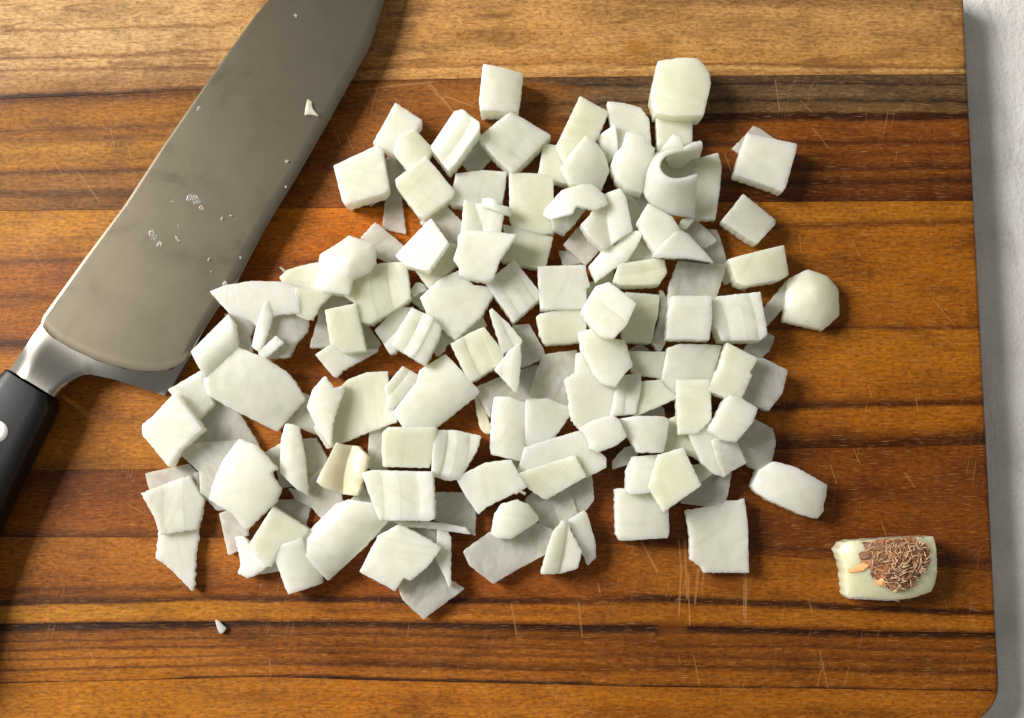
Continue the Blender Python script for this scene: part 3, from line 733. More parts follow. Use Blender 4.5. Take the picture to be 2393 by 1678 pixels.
p('C', 'pale green inner layer at the bottom of the curled cup', 2, 5, [(360,1040),(470,950),(700,860),(765,900),(730,1040),(725,1180),(600,1230),(480,1230),(390,1160)], 'g', z=6, bend=('cup',1.5,60))
p('F', 'bent white ribbon arching over the pale green rectangle dice', 3, 4, [(125,400),(140,350),(300,190),(480,135),(590,130),(690,215),(720,300),(600,360),(510,345),(430,330),(395,395),(200,440)], bend=('arch',3.5,20))
p('F', 'grey shaded slice in the hollow below the bent white ribbon', 0, 5, [(200,450),(390,330),(530,330),(400,500),(310,585),(220,545)], 't', tilt=(-0.1,0))
p('F', 'two-toned kinked slice right of the bent white ribbon', 2, 7, [(840,170),(890,260),(950,550),(690,720),(560,620),(480,500),(560,420),(640,270),(700,210)], ridge=(720,260,740,640,2,1.0))
p('F', 'flat mauve-grey slice under the two-toned kinked slice', 1, 4, [(480,500),(600,560),(660,720),(515,870),(320,690)], 's', tilt=(-0.06,0))
p('F', 'little grey chip on the bare wood above the plain square dice', 0, 3, [(270,750),(360,755),(475,860),(310,890)], 't')
p('F', 'narrow greenish slice between the kinked slice and the curled cup', 1, 4, [(880,200),(930,210),(1060,370),(1040,480),(1060,580),(930,590),(880,300)], 'g', tilt=(-0.1,0))
p('F', 'dark shaded slice deep in the gap left of the curled cup foot', 0, 4, [(870,170),(1050,180),(1150,320),(1080,400),(930,230)], 't', tilt=(-0.2,0))
p('F', 'bright white square face right under the curled cup', 3, 6, [(1110,310),(1330,430),(1400,545),(1280,680),(1170,760),(1010,480)], tilt=(0.12,0.02))
p('F', 'tiny yellow-green rim piece at the foot of the curled cup', 2, 5, [(1370,550),(1430,450),(1560,430),(1470,540)], 'g', z=6)
p('F', 'white triangular slice with a curved long edge below the curled cup', 3, 4, [(1400,545),(1480,590),(1600,720),(1710,855),(1600,830),(1480,810),(1350,810),(1160,790),(1190,740),(1280,650)], bend=('arch',1.4,60), tilt=(0.02,-0.1))
p('F', 'grey slice right of the white triangular slice', 2, 3, [(1440,460),(1560,470),(1650,540),(1750,650),(1640,720),(1480,600),(1410,540)], 't', z=4, tilt=(-0.15,-0.05))
p('F', 'long dark grey slice sloping to the lower right beside the heap edge', 1, 3, [(1640,560),(1750,560),(1790,660),(1890,1010),(1830,1050),(1700,850),(1600,700)], 't', z=1.2, tilt=(-0.16,0))
p('F', 'slanting white slice with rounded end above the wedge dice', 2, 6, [(560,890),(700,720),(790,700),(960,570),(1060,570),(980,730),(900,840),(790,900),(620,1030)], bend=('arch',1.4,-50), tilt=(0.05,0))
p('F', 'greenish slice in the hollow between the slanting slice and the triangle', 1, 5, [(940,760),(1050,620),(1160,740),(1260,830),(1000,850),(880,860)], 'g', z=3)
p('F', 'bright wedge dice with green lower side under the triangular slice', 2, 9, [(835,880),(1245,815),(1275,950),(1205,1060),(1000,1070),(860,1070),(785,1040)], 'g', ridge=(790,1010,1275,935,2,0.8), tilt=(0.02,0.12), z=3)
p('F', 'plain square dice below the little grey chip, mid heap', 1, 9, [(85,905),(510,895),(515,960),(550,1080),(515,1100),(515,1280),(430,1285),(110,1290),(95,1110)], tilt=(-0.05,0.02), bend=('arch',0.5,0))
p('F', 'small green scrap above the bright chunk, mid heap', 0, 5, [(600,1030),(780,920),(770,1050),(720,1090),(620,1120),(540,1060)], 'g')
p('F', 'green scrap squeezed right of the plain square dice', 0, 5, [(505,1085),(620,1080),(560,1280),(505,1300)], 'g')
p('S', 'block with yellow-green lower side just under the plain square dice', 0, 9, [(1256,742),(1265,735),(1359,717),(1367,768),(1357,796),(1320,800),(1276,802),(1265,785)], 'g', bend=('arch',1.5,90), tilt=(0.0,0.10))
p('F', 'bright chunk leaning over the block with yellow-green side', 3, 10, [(480,1320),(615,1095),(740,1055),(840,1130),(985,1250),(900,1440),(780,1560),(690,1560),(600,1470)], ridge=(740,1055,985,1250,2,0.7), tilt=(0.12,0.05))
p('F', 'shaded square dice behind the bright leaning chunk', 1, 8, [(900,1150),(1205,1175),(1190,1340),(1130,1600),(880,1590),(850,1400)], 'g', tilt=(-0.10,0.0))
p('S', 'thin grey crescent on edge between two square dice', 1, 6, [(1542,681),(1550,684),(1563,713),(1566,758),(1556,797),(1543,819),(1525,798),(1541,748),(1545,706)], 't', tilt=(-0.2,0))
p('F', 'grey hollow slice above the pale block at right of the heap', 2, 6, [(1410,830),(1560,830),(1700,870),(1820,890),(1810,960),(1720,1260),(1600,1260),(1370,1260),(1300,1250),(1310,1080)], 't', bend=('cup',1.6,10), z=3, tilt=(-0.10,-0.05))
p('S', 'pale block with thick lower side, left of the four layer dice', 2, 9, [(1572,693),(1662,693),(1662,750),(1656,792),(1560,790),(1563,730)], z=5, tilt=(0.0,0.06))
p('G', 'bright dice with four sharp layers at the right edge of the heap', 1, 11, [(400,1110),(780,1070),(830,1330),(845,1450),(780,1500),(440,1500),(385,1350),(370,1190)], ridge=(490,1100,590,1500,4,0.55), tilt=(0.05,0.07), z=0.5)
p('G', 'slanted rectangle dice with white left side, right of the heap', 1, 9, [(510,750),(1005,625),(1050,890),(950,940),(640,990),(580,960),(530,830)], 'g', bend=('arch',1.6,0), tilt=(-0.04,0.02))
p('G', 'little thin flap under the slanted rectangle dice', 0, 1.5, [(560,960),(700,960),(690,1000),(640,1045),(575,1010)], 's')
p('G', 'faceted rounded chunk, farthest right beyond the heap', 1, 7, [(1090,930),(1260,845),(1440,905),(1535,1020),(1545,1260),(1400,1385),(1200,1340),(1055,1300),(1065,1090)], 'g', bend=('dome',2.6), peak=(1310,1040,2.2), z=0.3)
p('G', 'grey rod-like slice leading to the faceted chunk', 0, 4, [(1040,960),(1100,950),(1090,1100),(870,1360),(830,1330),(820,1220)], 't', bend=('arch',1.2,45))
p('G', 'dark grey slice showing under the four layer dice', 0, 3, [(800,1420),(925,1480),(880,1600),(780,1700),(640,1600)], 't', tilt=(-0.1,0))
# --- right of the heap
p('L', 'squarish dice with a yellow rough heart, below the four layer dice', 2, 9, [(885,95),(1170,240),(1090,370),(1115,390),(1090,440),(1040,560),(1010,610),(860,590),(720,530),(740,460),(820,300)], 'g', z=4, tilt=(0.06,0.06))
p('L', 'grey-white dice right of the yellow-hearted dice', 1, 7, [(1220,240),(1440,350),(1420,460),(1390,560),(1275,710),(1150,660),(1000,590),(1060,440),(1140,260)], 't', tilt=(-0.10,0.03))
p('L', 'broad rectangle with a white rolled left side, right part of the heap', 1, 8, [(330,150),(430,115),(825,120),(715,460),(700,600),(415,620),(330,560),(275,440)], bend=('arch',2.6,10))
p('L', 'plain upright slab hanging below the rolled rectangle', 2, 6, [(415,440),(715,440),(725,600),(730,800),(600,930),(430,940),(410,600)], 'g', z=6)
p('K', 'green speckled dice left of the rolled rectangle', 2, 6, [(770,330),(1130,335),(1110,470),(1085,580),(880,545),(800,520)], 'g', z=3, tilt=(-0.12,0))
p('K', 'small grey chip above the green speckled dice', 0, 4, [(770,310),(870,250),(970,330),(880,380)], 't')
p('K', 'dusky green slice below the green speckled dice', 1, 6, [(840,620),(1060,600),(1120,680),(1215,760),(1020,850),(830,930),(800,760)], 'g', tilt=(-0.12,-0.04))
p('K', 'dark little slice under the dusky green slice', 0, 2.5, [(800,930),(1050,830),(1090,870),(1100,960),(900,990)], 't', tilt=(-0.1,0))
p('L', 'smooth leaning dice below the yellow-hearted dice', 3, 8, [(775,805),(860,630),(920,580),(1030,620),(1165,705),(1120,830),(970,1010),(850,990),(720,900)], tilt=(0.06,0.10))
p('L', 'wide white slice spreading below the upright slab', 2, 6, [(520,860),(680,790),(880,930),(800,1010),(830,1200),(860,1340),(760,1310),(640,1200),(540,980)], z=5)
p('L', 'grey-white slice overlapping the right of the wide white slice', 2, 5, [(740,1010),(880,930),(980,1030),(1060,1215),(920,1290),(860,1340),(790,1200)], 't', z=7, tilt=(-0.10,-0.02))
p('L', 'shaded rounded chunk at the right edge of the heap, under the leaning dice', 0, 7, [(1120,800),(1310,900),(1335,1020),(1290,1230),(1210,1295),(1070,1210),(940,1020),(1060,850)], 't', bend=('dome',2.4), tilt=(-0.15,0))
p('L', 'greenish slice between the white cube and the wide white slice', 1, 5, [(310,830),(410,780),(470,900),(560,930),(620,1180),(480,1110),(290,1120),(310,950)], 'g', z=3)
p('K', 'bright white cube, right centre of the heap', 2, 9, [(690,960),(860,940),(1090,945),(1135,970),(1115,1150),(1080,1270),(850,1270),(790,1160)], bend=('arch',1.8,0), z=3, tilt=(0.06,0.03))
p('K', 'grey flap below the bright white cube', 0, 4, [(615,1360),(720,1240),(850,1200),(850,1290),(740,1390),(620,1430)], 't')
p('J', 'soft-cornered cube above the long white slab', 2, 9, [(1270,970),(1390,900),(1580,850),(1640,900),(1705,1050),(1600,1130),(1440,1190),(1370,1160),(1345,1060)], z=5, tilt=(-0.02,0.08))
# --- middle and lower middle
p('O', 'long white slab running under the soft-cornered cube', 1, 7, [(690,190),(940,110),(1210,30),(1300,180),(1415,285),(1410,370),(1235,460),(1080,380),(830,430),(600,440),(650,330)], bend=('arch',1.3,70))
p('O', 'hollow pale slice on the lower side of the long white slab', 2, 4, [(600,440),(760,380),(1130,265),(1235,460),(960,620),(870,670),(740,590)], 'g', bend=('cup',1.6,30), z=6)
p('O', 'grey folded slice below the hollow pale slice', 0, 4, [(690,680),(780,590),(900,560),(1230,440),(1290,470),(1305,680),(1230,780),(1060,870),(950,990),(880,970),(790,840)], 't', ridge=(860,650,960,930,3,0.7))
p('O', 'white trapezoid dice with ragged green lower edge, lower middle', 1, 8, [(40,480),(180,400),(300,340),(530,310),(600,440),(680,555),(540,620),(300,740),(240,800),(130,640)], bend=('arch',1.8,75), tilt=(0.08,0.02))
p('O', 'small grey slip between the trapezoid and the long white slab', 0, 4, [(530,300),(660,300),(640,420),(600,440)], 't')
p('O', 'domed white chunk on the pale boat-shaped slice', 1, 8, [(360,990),(390,820),(450,730),(590,685),(700,730),(790,850),(780,880),(540,1035),(420,1035)], bend=('dome',2.8), z=3)
p('O', 'large pale boat-shaped slice under the domed white chunk', 0, 5, [(115,1160),(350,990),(560,980),(780,910),(930,980),(880,1170),(620,1310),(380,1450),(170,1280)], 't', bend=('cup',1.4,30))
p('O', 'white wedge with a ridge at the lower end of the grey folded slice', 1, 8, [(940,990),(1020,890),(1080,890),(1100,980),(1195,1160),(1160,1310),(1000,1360),(830,1360),(890,1130)], ridge=(1080,900,1010,1350,2,0.9), tilt=(0.05,0))
p('O', 'grey pointed wedge beside the ridged white wedge', 0, 6, [(1085,880),(1230,790),(1260,830),(1330,1070),(1335,1210),(1260,1280),(1190,1120)], tilt=(-0.18,0))
p('P', 'clean white square dice at the lower right, on the bottom row', 0, 8, [(165,590),(500,580),(640,760),(650,960),(635,1025),(215,1050),(175,1000)], bend=('arch',0.8,0))
p('P', 'rounded white block tucked behind the clean square dice', 1, 8, [(265,400),(320,280),(560,265),(640,400),(500,600),(300,620),(260,575)], bend=('arch',1.2,0))
p('P', 'large pale green square overlapping the rounded white block', 2, 8, [(560,265),(790,195),(870,370),(955,540),(610,780),(550,680),(470,550)], 'g', z=5)
p('P', 'tall torn rectangle, lowest piece at the lower right', 0, 5, [(830,790),(1130,740),(1200,700),(1290,705),(1350,680),(1380,900),(1390,1340),(990,1340),(970,1290),(870,1220),(870,1010)], bend=('cup',0.9,0), rc=0.4)
p('P', 'grey slice sheltering below the wide white slice', 0, 4, [(780,700),(930,540),(1050,390),(1190,420),(1240,410),(1200,650),(1130,745),(950,720)], 't', ridge=(900,700,1060,410,2,0.5))
p('P', 'greenish scrap in the small dark hole, lower right of the heap', 0, 5, [(860,360),(1000,330),(1080,420),(950,520)], 'g')
p('Q', 'plump tapered chunk apart from the heap above the root end', 0, 8, [(110,390),(160,250),(290,170),(470,220),(765,380),(760,470),(735,560),(740,610),(675,680),(520,640),(250,520),(140,440)], bend=('arch',3.0,-15))
p('J', 'striped dice left of the standing pointed wedge, mid heap', 1, 9, [(65,180),(220,90),(360,30),(540,250),(520,350),(250,520),(190,440)], 'g', ridge=(200,110,360,480,3,0.5), tilt=(0.06,0.08))
p('S', 'white pointed wedge standing beside the striped dice', 2, 8, [(1144,728),(1151,722),(1190,758),(1220,795),(1215,806),(1175,825),(1165,795)], ridge=(1151,722,1195,815,2,1.0), z=3)
p('J', 'small white triangle with its point downward, mid heap', 3, 6, [(470,415),(600,250),(700,170),(715,300),(690,560),(665,625)], ridge=(700,170,670,600,3,0.6), z=8)
p('J', 'grey slice behind the small white triangle', 0, 5, [(640,10),(790,0),(920,220),(930,270),(890,320),(720,390),(660,250)], 't', tilt=(-0.15,0))
p('J', 'wide shadowed slice under the small white triangle', 0, 3, [(300,590),(500,500),(850,380),(870,440),(790,640),(790,760),(450,760),(430,860)], 't', tilt=(-0.08,-0.02))
p('J', 'translucent striped slab left of the big ragged slice', 0, 4, [(930,290),(1230,250),(1260,460),(1200,600),(1200,780),(1060,760),(790,720),(870,440)], 't', ridge=(990,280,960,720,3,0.3), tilt=(-0.10,0))
p('J', 'upright rectangle dice with rounded left edge, centre of the heap', 1, 7, [(470,690),(600,690),(770,750),(750,1000),(735,1270),(610,1240),(440,1200),(430,1130),(445,830)], bend=('arch',1.4,0))
p('J', 'triangular pale slice right of the upright rectangle dice', 1, 4, [(770,710),(960,700),(1170,780),(1180,830),(1030,1040),(960,1110),(770,1130),(765,900)], bend=('arch',1.2,30))
p('J', 'cream sliver on bare wood left of the upright rectangle dice', 0, 3, [(280,670),(320,670),(360,760),(420,930),(425,1010),(370,1010),(330,960),(300,830)], 'c')
p('J', 'brightest rounded slice on top of the big ragged slice', 3, 6, [(1260,80),(1420,35),(1530,130),(1690,140),(1755,380),(1700,430),(1600,570),(1480,540),(1400,450),(1350,340),(1290,250)], bend=('arch',2.2,45), tilt=(0.06,-0.02))
p('J', 'big ragged slice with a torn lower left point, centre right', 2, 6, [(1135,510),(1225,460),(1240,280),(1330,250),(1480,500),(1640,480),(1660,640),(1560,850),(1260,960),(1190,870),(1170,720)], z=4, jag=0.25, bend=('cup',1.0,20))
p('J', 'ribbed end block at the right of the big ragged slice', 2, 8, [(1640,480),(1840,460),(1840,600),(1790,830),(1620,840),(1560,850),(1600,640)], ridge=(1740,470,1700,840,2,0.6), z=3)
p('E', 'grey-white slice behind the tilted bright square, upper left centre', 1, 5, [(640,240),(790,390),(800,490),(790,640),(660,640),(530,500),(420,400)], 't')
p('E', 'tilted bright square with a fine grain, upper left centre', 2, 8, [(510,370),(665,590),(575,720),(480,855),(280,800),(185,710),(430,450)], tilt=(0.10,-0.02))
p('E', 'pale green side piece below the tilted bright square', 1, 7, [(640,600),(775,620),(740,800),(500,1015),(370,840),(480,800)], 'g', z=1.5)
p('E', 'white square slice above the big jagged white slice, centre', 2, 7, [(830,190),(980,225),(1160,250),(1190,320),(1160,500),(800,520)], ridge=(980,225,1060,480,2,0.8), z=5)
p('E', 'short curled scrap bridging to the large pale green rectangle', 2, 4, [(1000,170),(1110,180),(1150,240),(1260,255),(1262,335),(1180,310),(990,245)], bend=('arch',1.6,0), z=10)
p('E', 'big jagged white slice, centre of the upper heap', 3, 7, [(770,530),(860,480),(1070,490),(1300,520),(1150,750),(1090,910),(1040,945),(850,915),(780,880),(780,810),(730,750),(770,640)], 'w', bend=('arch',1.2,90))
p('E', 'pale oblong dice right of the big jagged white slice', 1, 7, [(1200,430),(1280,450),(1645,545),(1580,800),(1540,830),(1180,750),(1220,560)], 'g', tilt=(-0.06,0.05))
p('E', 'large five-sided white dice, left centre of the heap', 1, 9, [(430,1110),(600,950),(770,870),(840,920),(900,995),(1080,1020),(1080,1080),(980,1260),(740,1480),(500,1270)], bend=('arch',1.2,60), tilt=(0.0,0.04))
p('E', 'diamond dice with stepped stripes, centre of the heap', 1, 9, [(1040,975),(1295,765),(1550,1090),(1285,1325)], ridge=(1040,975,1285,1325,4,0.8), tilt=(-0.06,0.05))
p('E', 'tiny white hook-shaped curl left of the five-sided dice', 1, 5, [(320,1040),(370,970),(450,985),(465,1040),(400,1060),(345,1110)], bend=('arch',1.0,0))
p('E', 'grey chip under the tiny white hook-shaped curl', 0, 4, [(320,1130),(400,1040),(450,1070),(470,1200),(430,1225)], 't')
p('I', 'slanted dice with a bright long rim, under the striped upright dice', 0, 7, [(795,210),(1000,10),(1140,0),(1060,200),(1000,380),(970,410),(930,420),(850,290)], ridge=(850,260,1070,30,2,0.8))
p('I', 'white upright dice with three broad stripes, left centre', 2, 9, [(1140,10),(1320,80),(1405,185),(1380,280),(1260,510),(1240,520),(960,350),(1040,170)], ridge=(1140,10,960,350,3,0.7), z=3, tilt=(0.06,0.05))
p('I', 'small grey leaf-shaped chip right of the broad striped dice', 1, 3, [(1390,200),(1470,330),(1440,400),(1380,450),(1335,390)], 't')
p('I', 'greenish slip in the gap below the five-sided dice', 0, 5, [(1590,240),(1790,80),(1830,170),(1560,310),(1470,340),(1420,220)], 'g', tilt=(-0.1,0))
# --- left of the heap
p('D', 'broad pale sheet whose left point overlaps the knife blade', 1, 2.8, [(70,940),(220,880),(440,840),(720,845),(860,900),(870,1130),(700,1140),(560,1180),(480,1250),(440,1200),(240,1130)], z=8.6, tilt=(-0.04,0.02), bend=('arch',1.8,80))
p('D', 'olive-tinted rounded slice above the broad pale sheet', 0, 7, [(710,800),(780,730),(900,690),(1060,660),(1100,760),(1110,930),(870,920),(760,880)], 'g', bend=('cup',1.2,0))
p('D', 'pale pointed slice right of the broad pale sheet', 1, 4, [(850,900),(1190,940),(1070,1060),(1000,1190),(950,1190),(860,1150),(850,1000)], 'g', z=7)
p('D', 'big bright cube with crumpled top at the left top of the heap', 3, 9, [(1075,570),(1210,490),(1340,400),(1560,470),(1570,620),(1520,720),(1370,790),(1340,940),(1090,905),(1065,630)], peak=(1380,620,3.0), z=6)
p('D', 'grey-white thin square leaning out above the ribbed hollow slice', 0, 3, [(1600,290),(1860,500),(1820,640),(1700,640),(1570,580),(1560,480),(1470,430)], 't', tilt=(-0.05,0.05))
p('D', 'ribbed hollow slice, greyish, left of the five-sided dice', 2, 8, [(1200,800),(1400,740),(1650,670),(1780,660),(1880,680),(1900,820),(1915,990),(1880,1020),(1550,1220),(1470,1200),(1410,1030),(1300,960)], 'g', ridge=(1640,670,1700,1100,4,0.5), bend=('cup',1.4,20), z=2, tilt=(-0.10,-0.04))
p('D', 'smooth upright rectangle slab below the big bright cube', 2, 8, [(1130,1110),(1410,1050),(1440,1200),(1500,1480),(1300,1500),(1180,1420)], 'g', z=4)
p('I', 'flat base slice under the smooth upright slab', 1, 5, [(245,440),(370,350),(500,330),(690,390),(800,390),(790,410),(480,580),(430,640),(400,630)], bend=('cup',0.8,30))
p('I', 'grey slip right of the smooth upright slab', 0, 4, [(620,120),(720,160),(840,335),(800,390),(680,410)], 't', tilt=(-0.1,0))
p('D', 'dull grey slice left of the smooth upright slab', 0, 5, [(1180,930),(1300,930),(1350,1030),(1200,1150),(1200,1430),(990,1440),(1060,1190),(1080,1060)], 't', tilt=(-0.15,0))
p('D', 'translucent draped sheet below the broad pale sheet', 2, 5, [(590,1040),(690,1080),(860,1130),(950,1180),(940,1290),(840,1410),(780,1540),(560,1550),(500,1520),(500,1270)], 't', z=4, bend=('arch',1.6,10))
p('D', 'bright rod-like roll on the left of the draped sheet', 3, 5, [(560,1030),(650,1040),(600,1240),(510,1490),(430,1440),(490,1230)], z=7, bend=('arch',1.6,15))
p('D', 'small bright flap on the lower corner of the draped sheet', 3, 3, [(660,1350),(730,1410),(640,1490),(550,1560),(500,1500)], z=9, tilt=(0.15,0))
p('H', 'pale block with a bright rolled top edge touching the knife edge', 1, 8, [(515,480),(680,310),(840,150),(900,230),(920,430),(870,500),(640,720),(570,580)], bend=('arch',2.4,-45), z=1.0)
p('H', 'wet grey slice between the rolled block and the bright rod', 0, 4, [(830,140),(960,150),(1120,190),(1050,340),(1080,490),(880,480)], 't')
p('H', 'large blunt slice lying left of centre on bare wood', 2, 5, [(870,450),(970,470),(1200,560),(1400,690),(1480,790),(1550,930),(1400,1100),(1290,1220),(1020,1080),(880,1010),(680,890),(650,790),(650,670)], bend=('arch',2.6,-60), z=2.5)
p('H', 'grey-white dice with a glossy stripe at the knife heel', 0, 7, [(300,850),(600,680),(650,800),(700,980),(560,1120),(440,1000),(340,900)], tilt=(-0.04,0), ridge=(330,870,620,1000,2,0.4))
p('H', 'white diamond dice below the knife heel, leftmost of its row', 1, 8, [(350,895),(590,1215),(380,1410),(295,1555),(60,1270),(60,1180),(150,1110)], tilt=(0.05,0.06))
p('H', 'wide veiny membrane between the diamond dice and the large blunt slice', 0, 2.5, [(720,900),(850,940),(960,1090),(1110,1330),(1150,1420),(930,1400),(500,1420),(560,1200),(580,1110)], 't')
p('M', 'thin pointed slice to the left of the plump lower left slice', 1, 3, [(390,150),(560,75),(930,50),(860,250),(780,400),(700,590),(600,520),(590,330)], 't')
p('M', 'plump pale slice, largest at the lower left', 2, 6, [(950,40),(1100,90),(1300,310),(1240,350),(1330,490),(1280,620),(1050,830),(1010,870),(900,720),(680,590),(720,450),(820,220)], bend=('dome',2.8), z=4)
p('M', 'pinkish grey thin slice on top of the wrinkled sheets, lower left', 0, 2.5, [(90,350),(480,265),(560,350),(520,450),(130,500)], 's')
p('M', 'white wrinkled sheet at the far lower left', 1, 4, [(55,540),(270,460),(480,390),(605,600),(580,750),(550,860),(220,910),(190,790)], ridge=(300,450,330,900,3,0.25), jag=0.2)
p('M', 'long pointed white shard below the wrinkled sheet, lower left corner of the heap', 0, 3, [(220,880),(560,840),(570,960),(540,1100),(530,1380),(510,1435),(290,1210),(190,1150)], jag=0.22, rc=0.3)
p('M', 'grey ragged membrane under the plump lower left slice', 0, 2.5, [(540,350),(640,330),(760,420),(760,590),(830,680),(750,690),(590,520)], 't')
p('M', 'narrow mauve-grey slip under the plump slice tip', 0, 3, [(780,735),(880,700),(1010,820),(1040,930),(930,960),(945,1070),(860,1105)], 's')
p('M', 'thin white spear slice with torn foot, lower left', 1, 4, [(930,960),(1000,950),(1110,1090),(1220,1220),(1100,1300),(1040,1325),(950,1280),(980,1200)], jag=0.2)
p('M', 'greenish square below the plump lower left slice', 1, 6, [(1070,1010),(1280,680),(1600,880),(1560,960),(1330,1060),(1260,1220),(1130,1110)], 'g', z=2.5)
p('M', 'green-edged slice under the greenish square, bottom row', 0, 4, [(1180,1180),(1290,1020),(1360,1260),(1110,1300)], 'g')
p('M', 'grey membrane above the greenish square', 0, 1.8, [(1270,610),(1640,590),(1610,720),(1580,830),(1300,720)], 's')
p('M', 'bright spear-shaped slice standing right of the plump lower left slice', 2, 5, [(1400,-110),(1510,-90),(1560,150),(1600,540),(1500,480),(1340,330),(1355,40)], bend=('arch',1.6,5), z=3)
p('M', 'veiny grey scrap left of the bright spear-shaped slice', 0, 2.5, [(1210,160),(1380,60),(1380,330),(1490,460),(1350,470),(1310,300)], 't')
p('M', 'veiny grey scrap right of the bright spear-shaped slice', 0, 2.5, [(1520,40),(1680,25),(1780,200),(1760,330),(1600,450),(1560,200)], 't')
p('M', 'filmy grey membrane under the cream two-lobed dice', 0, 2, [(1440,490),(1600,520),(1620,400),(1730,310),(1890,520),(1940,640),(1740,770),(1640,660),(1500,590)], 't')
p('N', 'cream two-lobed dice with a deep groove', 1, 8, [(410,260),(590,-90),(650,-70),(780,-60),(870,30),(840,200),(780,380),(640,370),(480,310)], 'c', ridge=(650,-70,570,330,2,1.6))
p('N', 'white block with four upright stripes, bottom centre left', 2, 10, [(840,190),(940,165),(1480,180),(1495,400),(1500,600),(1460,625),(1000,620),(920,420)], ridge=(1040,180,1070,620,4,0.55), z=3, tilt=(0.03,0.05))
p('N', 'long smooth arched slab, bottom left of centre', 1, 7, [(280,790),(580,490),(690,450),(920,480),(1000,620),(1050,640),(840,870),(515,1170),(310,940)], bend=('arch',2.6,-45))
p('N', 'smooth square dice at the lower end of the long arched slab', 2, 7, [(0,890),(270,800),(310,940),(430,1130),(430,1220),(140,1315),(10,1000)], bend=('arch',1.8,0), z=0.6)
p('N', 'dark translucent square right of the four stripe block', 0, 3, [(1540,375),(1790,380),(1890,530),(1885,765),(1800,720),(1510,620)], 't', tilt=(-0.15,0))
p('N', 'thin strip on edge below the four stripe block', 2, 6, [(1130,640),(1400,640),(1600,660),(1790,695),(1840,760),(1500,710),(1250,690)], z=2)
p('N', 'white tilted square at the bottom centre, ragged lower left edge', 2, 7, [(1180,680),(1380,780),(1560,890),(1440,1060),(1280,1190),(1220,1160),(1140,1280),(820,1110),(990,780)], tilt=(0.06,0.02), z=2.5, jag=0.18)
p('N', 'narrow white blade-like slice at the bottom centre', 2, 4, [(1540,720),(1620,720),(1665,800),(1660,1240),(1640,1250),(1610,1160),(1530,1000)], z=3, tilt=(0.1,0))
p('N', 'lowest grey-white slice at bottom centre with a pointed right corner', 0, 4, [(1180,1240),(1250,1120),(1440,1020),(1540,960),(1640,1190),(1770,1270),(1410,1540),(1220,1360)], 't', bend=('cup',1.0,40))
p('N', 'grey slice glimpsed between the white tilted square and the strip on edge', 0, 4, [(1000,680),(1130,620),(1520,720),(1560,880),(1300,800),(960,790)], 't')
p('N', 'grey scrap beside the cream two-lobed dice foot', 0, 4, [(820,250),(880,380),(960,500),(700,460),(780,370)], 't')
p('I', 'wide hollow sheet left of the twin strips', 1, 4, [(450,770),(530,690),(700,620),(890,610),(895,800),(980,1060),(700,1160),(350,1300),(240,1120),(330,900)], 'g', bend=('cup',2.4,-20), z=1.5)
p('I', 'folded white flap on the left of the wide hollow sheet', 2, 4.5, [(150,930),(210,770),(320,650),(400,760),(490,730),(480,800),(420,960),(390,1080),(370,1290),(250,1130)], z=4, bend=('arch',1.6,20))
p('I', 'grey slice behind the folded white flap', 0, 3, [(0,960),(100,800),(200,850),(220,930),(250,1190),(60,1110),(-60,1060)], 't')
p('I', 'twin narrow strips side by side on bare wood, left centre', 1, 6, [(890,740),(1050,555),(1195,640),(1190,680),(1100,790),(960,945),(915,930)], ridge=(915,850,1120,600,2,1.0))
p('I', 'large smooth square with green lower right edge, left centre', 1, 7, [(1215,590),(1445,450),(1600,610),(1750,780),(1720,820),(1330,1130),(1100,1140),(980,970),(1190,700)], bend=('arch',2.4,-50))
p('I', 'square dice with green lower side above the four stripe block', 1, 9, [(870,1180),(920,1130),(1350,1130),(1340,1330),(1280,1490),(880,1480),(865,1350)], 'g', bend=('cup',0.9,60), tilt=(0,0.08))
p('I', 'grey slice left of the dice with green lower side', 0, 3, [(740,1180),(900,1120),(900,1520),(720,1500)], 't', tilt=(-0.1,0))
p('I', 'fan-shaped dice with four overlapping layers, bottom centre', 1, 9, [(1370,1160),(1540,1160),(1770,1210),(1740,1330),(1580,1600),(1460,1610),(1330,1560),(1345,1330)], ridge=(1560,1180,1490,1600,4,0.8), tilt=(0.05,0.05))
TODO.sort(key=lambda e: e[0][2])
for a, k in TODO: piece(*a, **k)

loft('C', 'pointed white tongue rolled inside the curled cup', [(430,1010,16),(520,960,19),(640,890,21),(765,850,20)], [(470,1090,10),(560,1090,12),(660,1010,14),(755,930,15)], 1.6, name='onion_tongue')
# the curled cup near the top of the heap
loft('C', 'curled onion cup open to the upper right, on top of the heap',
     [(765,880,17),(640,915,20),(510,930,21),(410,975,21),(362,1060,21.5),(385,1140,22),(470,1195,22.5),(590,1195,22.5),(722,1155,22)],
     [(740,1010,9),(620,1000,9),(450,960,9),(320,980,10),(232,1100,11),(208,1250,11),(275,1420,12),(480,1530,12.5),(698,1560,12)], 1.7)

